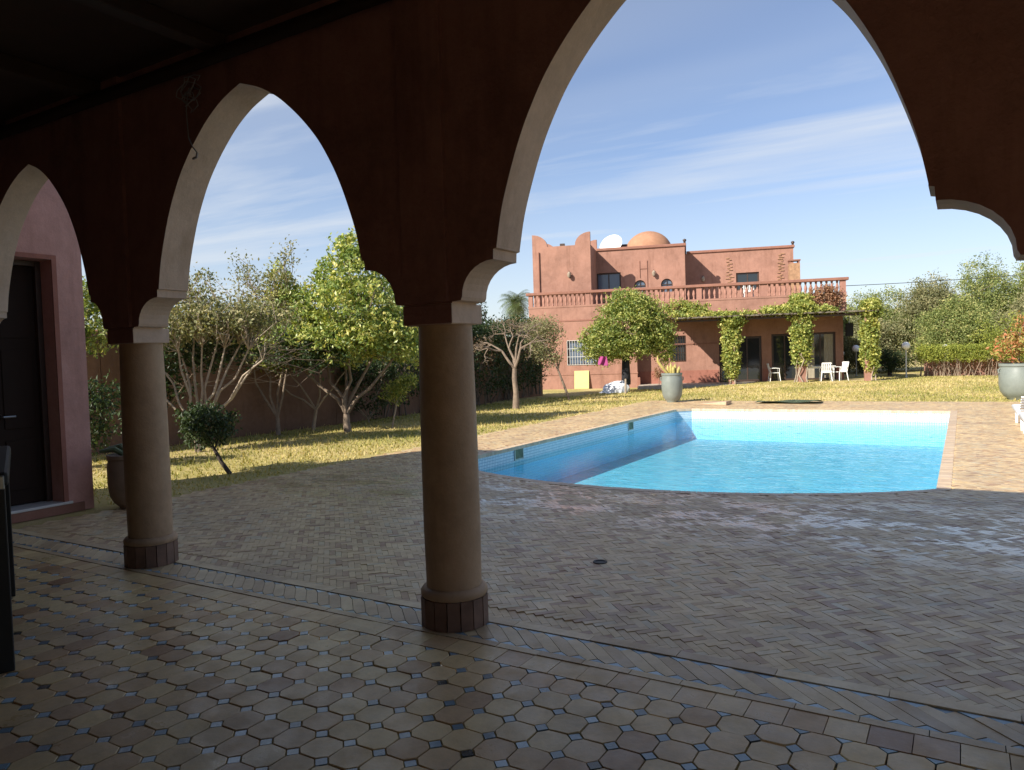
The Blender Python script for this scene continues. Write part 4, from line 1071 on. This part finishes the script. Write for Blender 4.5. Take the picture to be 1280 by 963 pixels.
# ------------------------------------------------------------------ garden trees
tree('citrus_tree', 'bright green round citrus tree with forked trunk on the left lawn', 'tree', (-12.1, 12.58, -.01),
     [(0,0,0), (-.02,0,.2), (-.02,0,.42)], [(-1.15,.1,1.75), (-.55,.3,1.9), (-.05,.2,1.6), (1.2,-.1,1.75), (.75,.3,2.0), (.2,-.3,1.9)],
     [(-.15,0,2.15,1.6,1.35,.62,4), (.1,0,2.75,1.4,1.3,.95,4), (.15,0,3.5,.85,.85,.75,2.2), (.25,0,4.15,.42,.4,.42,.7), (-1.45,.1,3.2,.30,.3,.75,.8), (-1.7,0,2.05,.65,.7,.55,1.7), (-1.2,0,2.9,.6,.6,.5,1), (-1.5,0,2.4,.35,.4,.4,.5), (1.15,0,2.25,.7,.8,.7,1.5), (1.5,0,1.85,.4,.5,.4,.5)],
     2000, 15, .08, .095, M['citrus'], M['bark'], .095, 80, width=.55)
tree('spreading_shrub', 'many stemmed shrub with bare fanning pale limbs and thin grey top on the left lawn', 'shrub', (-12.33, 8.84, -.01),
     [(0,0,0), (-.03,0,.3)], [(-.62,0,1.6), (-.38,.2,2.0), (-.2,-.2,1.9), (-.02,.1,2.2), (.2,-.1,2.0), (.42,.1,2.1), (.62,-.1,1.95), (.8,.2,2.0), (1.02,0,1.9), (1.2,.1,1.75), (1.35,-.2,1.7), (-.75,.1,1.2)],
     [(.1,0,2.5,.9,.8,.42,4), (.75,0,2.45,.7,.7,.4,2.5), (0,0,3.0,.6,.5,.42,1.3), (-.5,0,2.2,.4,.5,.35,1), (1.35,0,2.5,.6,.6,.4,1.3)],
     470, 12, .10, .085, M['greyleaf'], M['palebark'], .064, 190, shell=.2, twig=.006)
tree('airy_shrub', 'tall airy silver-leaved shrub with twig tips showing against the sky by the left wall', 'shrub', (-13.3, 11.6, -.01),
     [(0,0,0), (0,0,.4)], [(-.4,0,2.2), (.2,0,2.6), (.6,.1,2.4), (-.8,0,2.0)],
     [(-.2,0,2.8,1.0,.7,.7,2), (.0,0,3.5,.85,.5,.55,1.1), (-.6,0,3.6,.35,.3,.5,.5), (.35,0,4.05,.22,.2,.35,.3), (-1.6,0,3.2,.6,.5,.6,.9), (0,0,2.2,1.2,.8,.7,2.2)],
     330, 11, .12, .075, M['greyleaf'], M['bark'], .06, 120, shell=.1, twig=.005)
tree('dark_shrub', 'dense dark shrub against the wall between fanning shrub and citrus tree', 'shrub', (-13.25, 12.6, -.01),
     [(0,0,0), (.1,0,.5)], [(-.6,0,1.6), (.3,0,1.7), (.9,.1,1.5), (-1.0,0,1.3)],
     [(-.7,0,2.2,1.1,.6,.7,3), (.5,0,2.1,.9,.6,.6,2), (-1.4,0,2.5,.6,.5,.5,1)], 560, 14, .1, .10, M['darkleaf'], M['palebark'], .05, 50, shell=.3)
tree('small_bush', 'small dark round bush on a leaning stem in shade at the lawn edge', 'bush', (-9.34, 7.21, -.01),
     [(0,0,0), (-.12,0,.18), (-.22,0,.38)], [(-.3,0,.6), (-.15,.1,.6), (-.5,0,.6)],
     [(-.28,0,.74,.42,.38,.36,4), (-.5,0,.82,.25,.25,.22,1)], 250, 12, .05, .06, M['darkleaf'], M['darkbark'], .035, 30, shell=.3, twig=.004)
tree('sapling', 'small pale green sapling on a thin stem right of the bright citrus tree', 'tree', (-11.67, 13.62, -.01),
     [(0,0,0), (.06,0,.28), (.12,0,.52)], [(.05,0,.8), (.3,0,1.0)],
     [(.12,0,.85,.36,.3,.25,2), (.34,0,1.1,.30,.3,.22,1.6)], 130, 11, .06, .075, M['citrus2'], M['palebark'], .025, 20, shell=.2, twig=.004)
tree('wall_creeper', 'dark creeper spreading over the earth wall behind the spreading shrub', 'climbing plant', (-13.75, 9.0, -.01),
     [(0,0,0), (0,0,.6)], [(-1.5,.3,1.8), (1.2,-.3,1.8), (0,.1,2.2)], [(-1.6,.5,2.0,1.2,.5,.5,2), (.9,-.2,2.0,1.4,.5,.5,2.2), (2.6,1.6,1.9,1.0,.5,.55,1.5), (-.2,0,1.3,1.0,.3,.4,.8)], 620, 13, .1, .10, M['darkleaf'], M['bark'], .03, 120, shell=.3, twig=.006, crown='foliage')
tree('scrub_shrub', 'low twiggy scrub at the wall foot between the dark shrub and the sapling', 'shrub', (-13.3, 14.6, -.01),
     [(0,0,0), (0,0,.1)], [(-.9,0,1.0), (-.6,.1,1.2), (-.3,0,1.1), (.4,0,1.2), (.8,.1,1.1)], [(-.3,0,1.3,1.0,.4,.5,2), (.9,.2,1.5,.8,.4,.6,1.5), (.2,0,.5,1.0,.3,.3,.6)], 330, 12, .1, .09, M['darkleaf'], M['palebark'], .03, 110, shell=.3, twig=.005, crown='foliage')
# leafless tree
bt = thing('bare_tree', 'pale leafless forked tree in front of the dark hedge', 'tree', (-11.84, 19.66, -.01))
mb = MB()
tr_ = [AB(0,0,0), AB(.02,0,.5), AB(-.02,0,.95), AB(0,0,1.25)]
mb.tube(tr_, [.115,.085,.075,.07], 10)
tips = []
def grow(p, d, L, r, lev):
    p = np.array(p); d = np.array(d, float); d /= np.linalg.norm(d)
    q = p+d*L; mid = p+d*L*.5+rng.normal(size=3)*L*.06
    mb.tube([p, mid, q], [r, r*.85, r*.7], 8 if lev < 2 else 5)
    if lev >= 5: tips.append(q); return
    for k in range(2 if lev < 2 else 3):
        nd = d+rng.normal(size=3)*(.42+.06*lev); nd[2] = nd[2]*.8+.12-.05*lev
        grow(q, nd, L*rng.uniform(.55, .76), r*.6, lev+1)
for a, b_, z in ((-.75,.1,1.1), (.12,0,1.0), (-.3,.3,1.2), (.35,-.2,1.1)): grow(tr_[-1], CR*a+CD*b_+np.array([0,0,z]), .66, .048, 1)
obj('trunk', mb, M['bark'], bt, smooth=True)
tips = np.array(tips); p = np.repeat(tips, 3, 0)+rng.normal(size=(len(tips)*3,3))*.09
leaves('foliage', p, .07, M['dryleaf'], bt, rng.uniform(0,1,len(p)), .2)
tree('thin_tree', 'thin leaning tree with sparse brownish olive crown left of the barred window', 'tree', (-12.08, 23.81, -.03),
     [(0,0,0), (-.2,0,.6), (-.38,0,1.1)], [(-.9,0,1.9), (-.5,.2,2.1), (-.2,0,1.9)],
     [(-.85,0,2.5,.75,.6,.6,4), (-.95,0,1.9,.6,.5,.5,2), (-1.3,0,2.6,.55,.5,.4,1), (-.55,0,1.5,.4,.4,.4,1)], 420, 11, .10, .08, M['greyleaf'], M['bark'], .05, 60, shell=.2, twig=.006)
tree('citrus_tree', 'round dense citrus tree with dark wrapped trunk in front of the villa wing', 'tree', (-13.13, 31.61, -.17),
     [(0,0,0), (-.02,0,.7), (-.03,0,1.5)], [(-1.0,0,2.4), (1.0,0,2.4), (0,.4,2.6), (-.3,-.4,2.4), (.6,.3,2.4)],
     [(-.95,0,2.3,1.15,1.1,.95,3.2), (.1,0,3.1,1.45,1.3,1.2,4.5), (.2,0,4.0,1.0,1.0,.65,2), (1.3,0,2.7,.95,1.0,1.0,3), (1.75,0,2.0,.5,.6,.7,1.1), (-.2,0,2.1,1.6,1.3,.6,2.5), (1.0,0,3.6,.9,.8,.6,1.5)],
     2000, 15, .12, .13, M['citrus2'], M['bark'], .16, 60)
tk = obj('trunk_wrap', MB().lathe([(.2, .35), (.21, .5), (.19, 1.0), (.165, 1.5), (.15, 1.62)], 0, 0, 16), M['black'], bpy.data.objects['citrus_tree.001'], smooth=True)
tag(obj('garden_stake', MB().tube([(0,0,0),(.02,0,.65)], .05, 8), M['palebark'], loc=(-12.75, 30.6, -.17)), 'short pale wooden stake in the lawn in front of the round citrus tree', 'stake')

# behind the left arch
tree('garden_tree', 'yellow-green tree with thin trunk seen through the leftmost arch beside the pink building', 'tree', (-13.1, 6.9, -.01),
     [(0,0,0), (0,0,.8), (.02,0,1.6)], [(-.3,0,2.4), (.3,0,2.4), (0,.2,2.6)],
     [(0,0,2.75,.9,.7,.5,3), (.2,0,2.2,.7,.6,.35,1.5)], 300, 12, .1, .09, M['citrus2'], M['bark'], .04, 40, shell=.2)
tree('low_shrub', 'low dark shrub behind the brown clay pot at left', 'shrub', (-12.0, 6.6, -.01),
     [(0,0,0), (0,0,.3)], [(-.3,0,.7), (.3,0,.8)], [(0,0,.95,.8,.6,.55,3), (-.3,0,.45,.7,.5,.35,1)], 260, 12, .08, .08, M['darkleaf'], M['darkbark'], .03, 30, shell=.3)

# trees beyond the left wall
def bgtree(name, label, loc, r, h, mat, n=500, per=13, ls=.16, z0=.4, group='trees beyond the garden', seed=0, bark='bark', cone=False):
    bl = []
    if cone:
        for k in range(6): f = k/5; bl.append((0, 0, z0+(h-z0)*(.12+.8*f), r*(1-.75*f), r*(1-.75*f), (h-z0)*.16, 2-1.4*f))
    else:
        for k in range(9):
            a = rnd.uniform(0, 6.28); q = rnd.uniform(.1, .6)*r; z = z0+(h-z0)*rnd.uniform(.2, .8)
            bl.append((q*math.cos(a), q*math.sin(a), z, r*rnd.uniform(.4, .7), r*rnd.uniform(.4, .7), (h-z0)*rnd.uniform(.14, .24), 1))
        bl.append((0, 0, z0+(h-z0)*.82, r*.42, r*.42, (h-z0)*.2, .8)); bl.append((0, 0, z0+(h-z0)*.45, r*.9, r*.9, (h-z0)*.4, 3.5))
    return tree(name, label, 'tree', loc, [(0,0,-.2), (0,0,h*.25), (.05,0,h*.45)], [(r*.4,0,h*.7), (-r*.4,0,h*.65), (0,r*.3,h*.75)], bl, n, per, ls*1.3, ls, mat, M[bark], .12, 30, group=group, shell=.45, smooth=True, twig=.012)
bgtree('evergreen_tree', 'tall dark evergreen rising over the hedge just left of the villa', (-17.8, 26.3, -.1), 1.3, 5.0, M['darkleaf'], 420, 13, .13, cone=True)
bgtree('evergreen_tree', 'green pointed tree beyond the boundary wall behind the main column', (-17.6, 21.0, -.1), 1.5, 5.2, M['oliveleaf'], 420, 13, .13, cone=True)
bgtree('evergreen_tree', 'dusty green tree beyond the boundary wall behind the bright citrus tree', (-16.9, 15.3, -.1), 1.4, 4.0, M['oliveleaf'], 360, 13, .13)
bgtree('evergreen_tree', 'grey-green tree beyond the wall behind the fanning shrub', (-16.7, 10.6, -.1), 1.5, 4.0, M['greyleaf'], 380, 13, .12)
bgtree('evergreen_tree', 'green tree beyond the wall seen through the leftmost arch', (-16.4, 6.6, -.1), 1.4, 3.5, M['citrus2'], 360, 13, .12)
# palm
pm = thing('palm_tree', 'feathery palm top showing beyond the left end of the villa', 'tree', (-21.8, 36.5, -.2))
obj('trunk', MB().tube([(0,0,0),(.1,0,2),(.05,0,4.9)], [.24,.2,.18], 12), M['bark'], pm, smooth=True)
V = []; F = []; T_ = []
for k in range(46):
    az = k*2.399; el0 = R(80-k*3.0); L = 1.15
    pts = []; p = np.array([.05, 0, 4.9]); e = el0
    for i in range(9):
        pts.append(p.copy()); p = p+np.array([math.cos(az)*math.cos(e), math.sin(az)*math.cos(e), math.sin(e)])*L/8; e -= R(11)
    sd = np.array([-math.sin(az), math.cos(az), 0])
    for i in range(1, 9):
        for sg in (-1, 1):
            for q in range(2):
                b0 = pts[i-1]+(pts[i]-pts[i-1])*q/2; w = .42*math.sin(math.pi*(i+.3)/9.6)+.1
                tip = b0+sd*sg*w+(pts[i]-pts[i-1])*.9-np.array([0,0,w*.45])
                o_ = len(V); V += [b0, b0+(pts[i]-pts[i-1])*.22, tip]; F.append((o_, o_+1, o_+2)); T_ += [rnd.random()]*3
np_mesh('crown', np.array(V), np.array(F), np.array(T_), M['palm'], pm)

# belt on the right
belt = [(-9.5, 53, 2.6, 4.6, 'oliveleaf', 'low olive-green tree at the left end of the far tree belt beside the villa corner'),
        (-6.3, 52, 2.4, 4.3, 'oliveleaf', 'olive-green tree of the far belt above the dark round bush'),
        (-3.9, 53, 2.6, 5.2, 'oliveleaf', 'tree of the far belt directly behind the clear-standing globe lamp'),
        (-1.6, 51.5, 2.6, 5.9, 'greyleaf', 'rising grey-green tree of the far belt right of the globe lamp'),
        (1.0, 53, 2.9, 6.9, 'oliveleaf', 'tallest rounded tree of the far belt above the clipped hedge'),
        (4.2, 54, 2.9, 6.9, 'oliveleaf', 'tall tree of the far belt above the right grey pot'),
        (7.6, 54, 3.0, 6.6, 'greyleaf', 'tall tree of the far belt at the right edge of the view'),
        (-4.9, 48.5, 2.0, 3.4, 'greyleaf', 'lower grey bush in front of the far belt left of the globe lamp'),
        (-.2, 47.8, 2.3, 4.2, 'oliveleaf', 'lower spreading tree in front of the far belt behind the clipped hedge'),
        (3.2, 48, 2.4, 4.4, 'greyleaf', 'lower dusty tree in front of the far belt near the right grey pot'),
        (6.6, 48, 2.6, 4.6, 'oliveleaf', 'lower tree in front of the far belt at the right edge of the view')]
for x, y, r, h, mt_, lb in belt:
    bgtree('belt_tree', lb, (x, y, -.1), r, h, M[mt_], 1900, 19, .12, z0=.2, group='trees of the far belt on the right')
bgtree('round_bush', 'dark rounded bush in the villa shade left of the clear-standing globe lamp', (-3.3, 43.6, -.02), .95, 1.45, M['darkleaf'], 420, 13, .08, z0=.15, group=None, bark='darkbark')
bgtree('light_shrub', 'yellow-green shrub in front of the far belt behind the right grey pot', (2.2, 43.6, -.02), 1.7, 3.0, M['hedgeleaf'], 500, 13, .10, z0=.2, group=None)

# overhead cable from the villa to the right
pts = [hw(0, .5, 4.55)]; a = Vector(pts[0]); b_ = Vector((22, 60, 7.4)); pts = []
for i in range(21):
    t_ = i/20; q = a.lerp(b_, t_); q.z -= 1.1*4*t_*(1-t_)*.5; pts.append(q)
tag(obj('overhead_cable', MB().tube(pts, .014, 6), M['rope']), 'thin dark overhead cable running from the villa corner across the far trees', 'cable')

# grass
def grass():
    n = 190000
    x = rng.uniform(-14, 4, n); y = rng.uniform(5, 42, n)
    w = rng.random(n) < np.clip(14/np.maximum(y, 6), .15, 1)
    k = w & ~((x < -8.2) & (y < 5.0)) & ~((x > -8.45-.03*(y-5)+rng.normal(0, .05, len(x))) & (y < 23.62))
    x, y = x[k], y[k]
    u = (x-P0.x)*math.cos(A)+(y-P0.y)*math.sin(A); v = -(x-P0.x)*math.sin(A)+(y-P0.y)*math.cos(A)
    k = (v < -1.95) | (u > 1.4); x, y = x[k], y[k]
    n = len(x); z = np.array([lawn_z(a, b_) for a, b_ in zip(x, y)])-.012
    a = rng.uniform(0, 6.283, n); w = rng.uniform(.006, .014, n)*(1+y/22); h = rng.uniform(.015, .05, n)*(1+1.3*(rng.random(n) < .12))
    dx, dy = np.cos(a)*w, np.sin(a)*w; lx, ly = rng.normal(0, .02, n), rng.normal(0, .02, n)
    V = np.stack([np.stack([x-dx, y-dy, z], 1), np.stack([x+dx, y+dy, z], 1), np.stack([x+lx, y+ly, z+h], 1)], 1).reshape(-1,3)
    i = np.arange(n)*3
    patch = .5+.5*np.sin(x*.9+1.3*np.sin(y*.7))*np.sin(y*.55+np.sin(x*1.1))
    o = np_mesh('grass', V, np.stack([i, i+1, i+2], 1), np.repeat(np.clip(.15+.55*patch+rng.uniform(-.25, .35, n), 0, 1), 3), M['blade'])
    tag(o, kind='stuff')
grass()
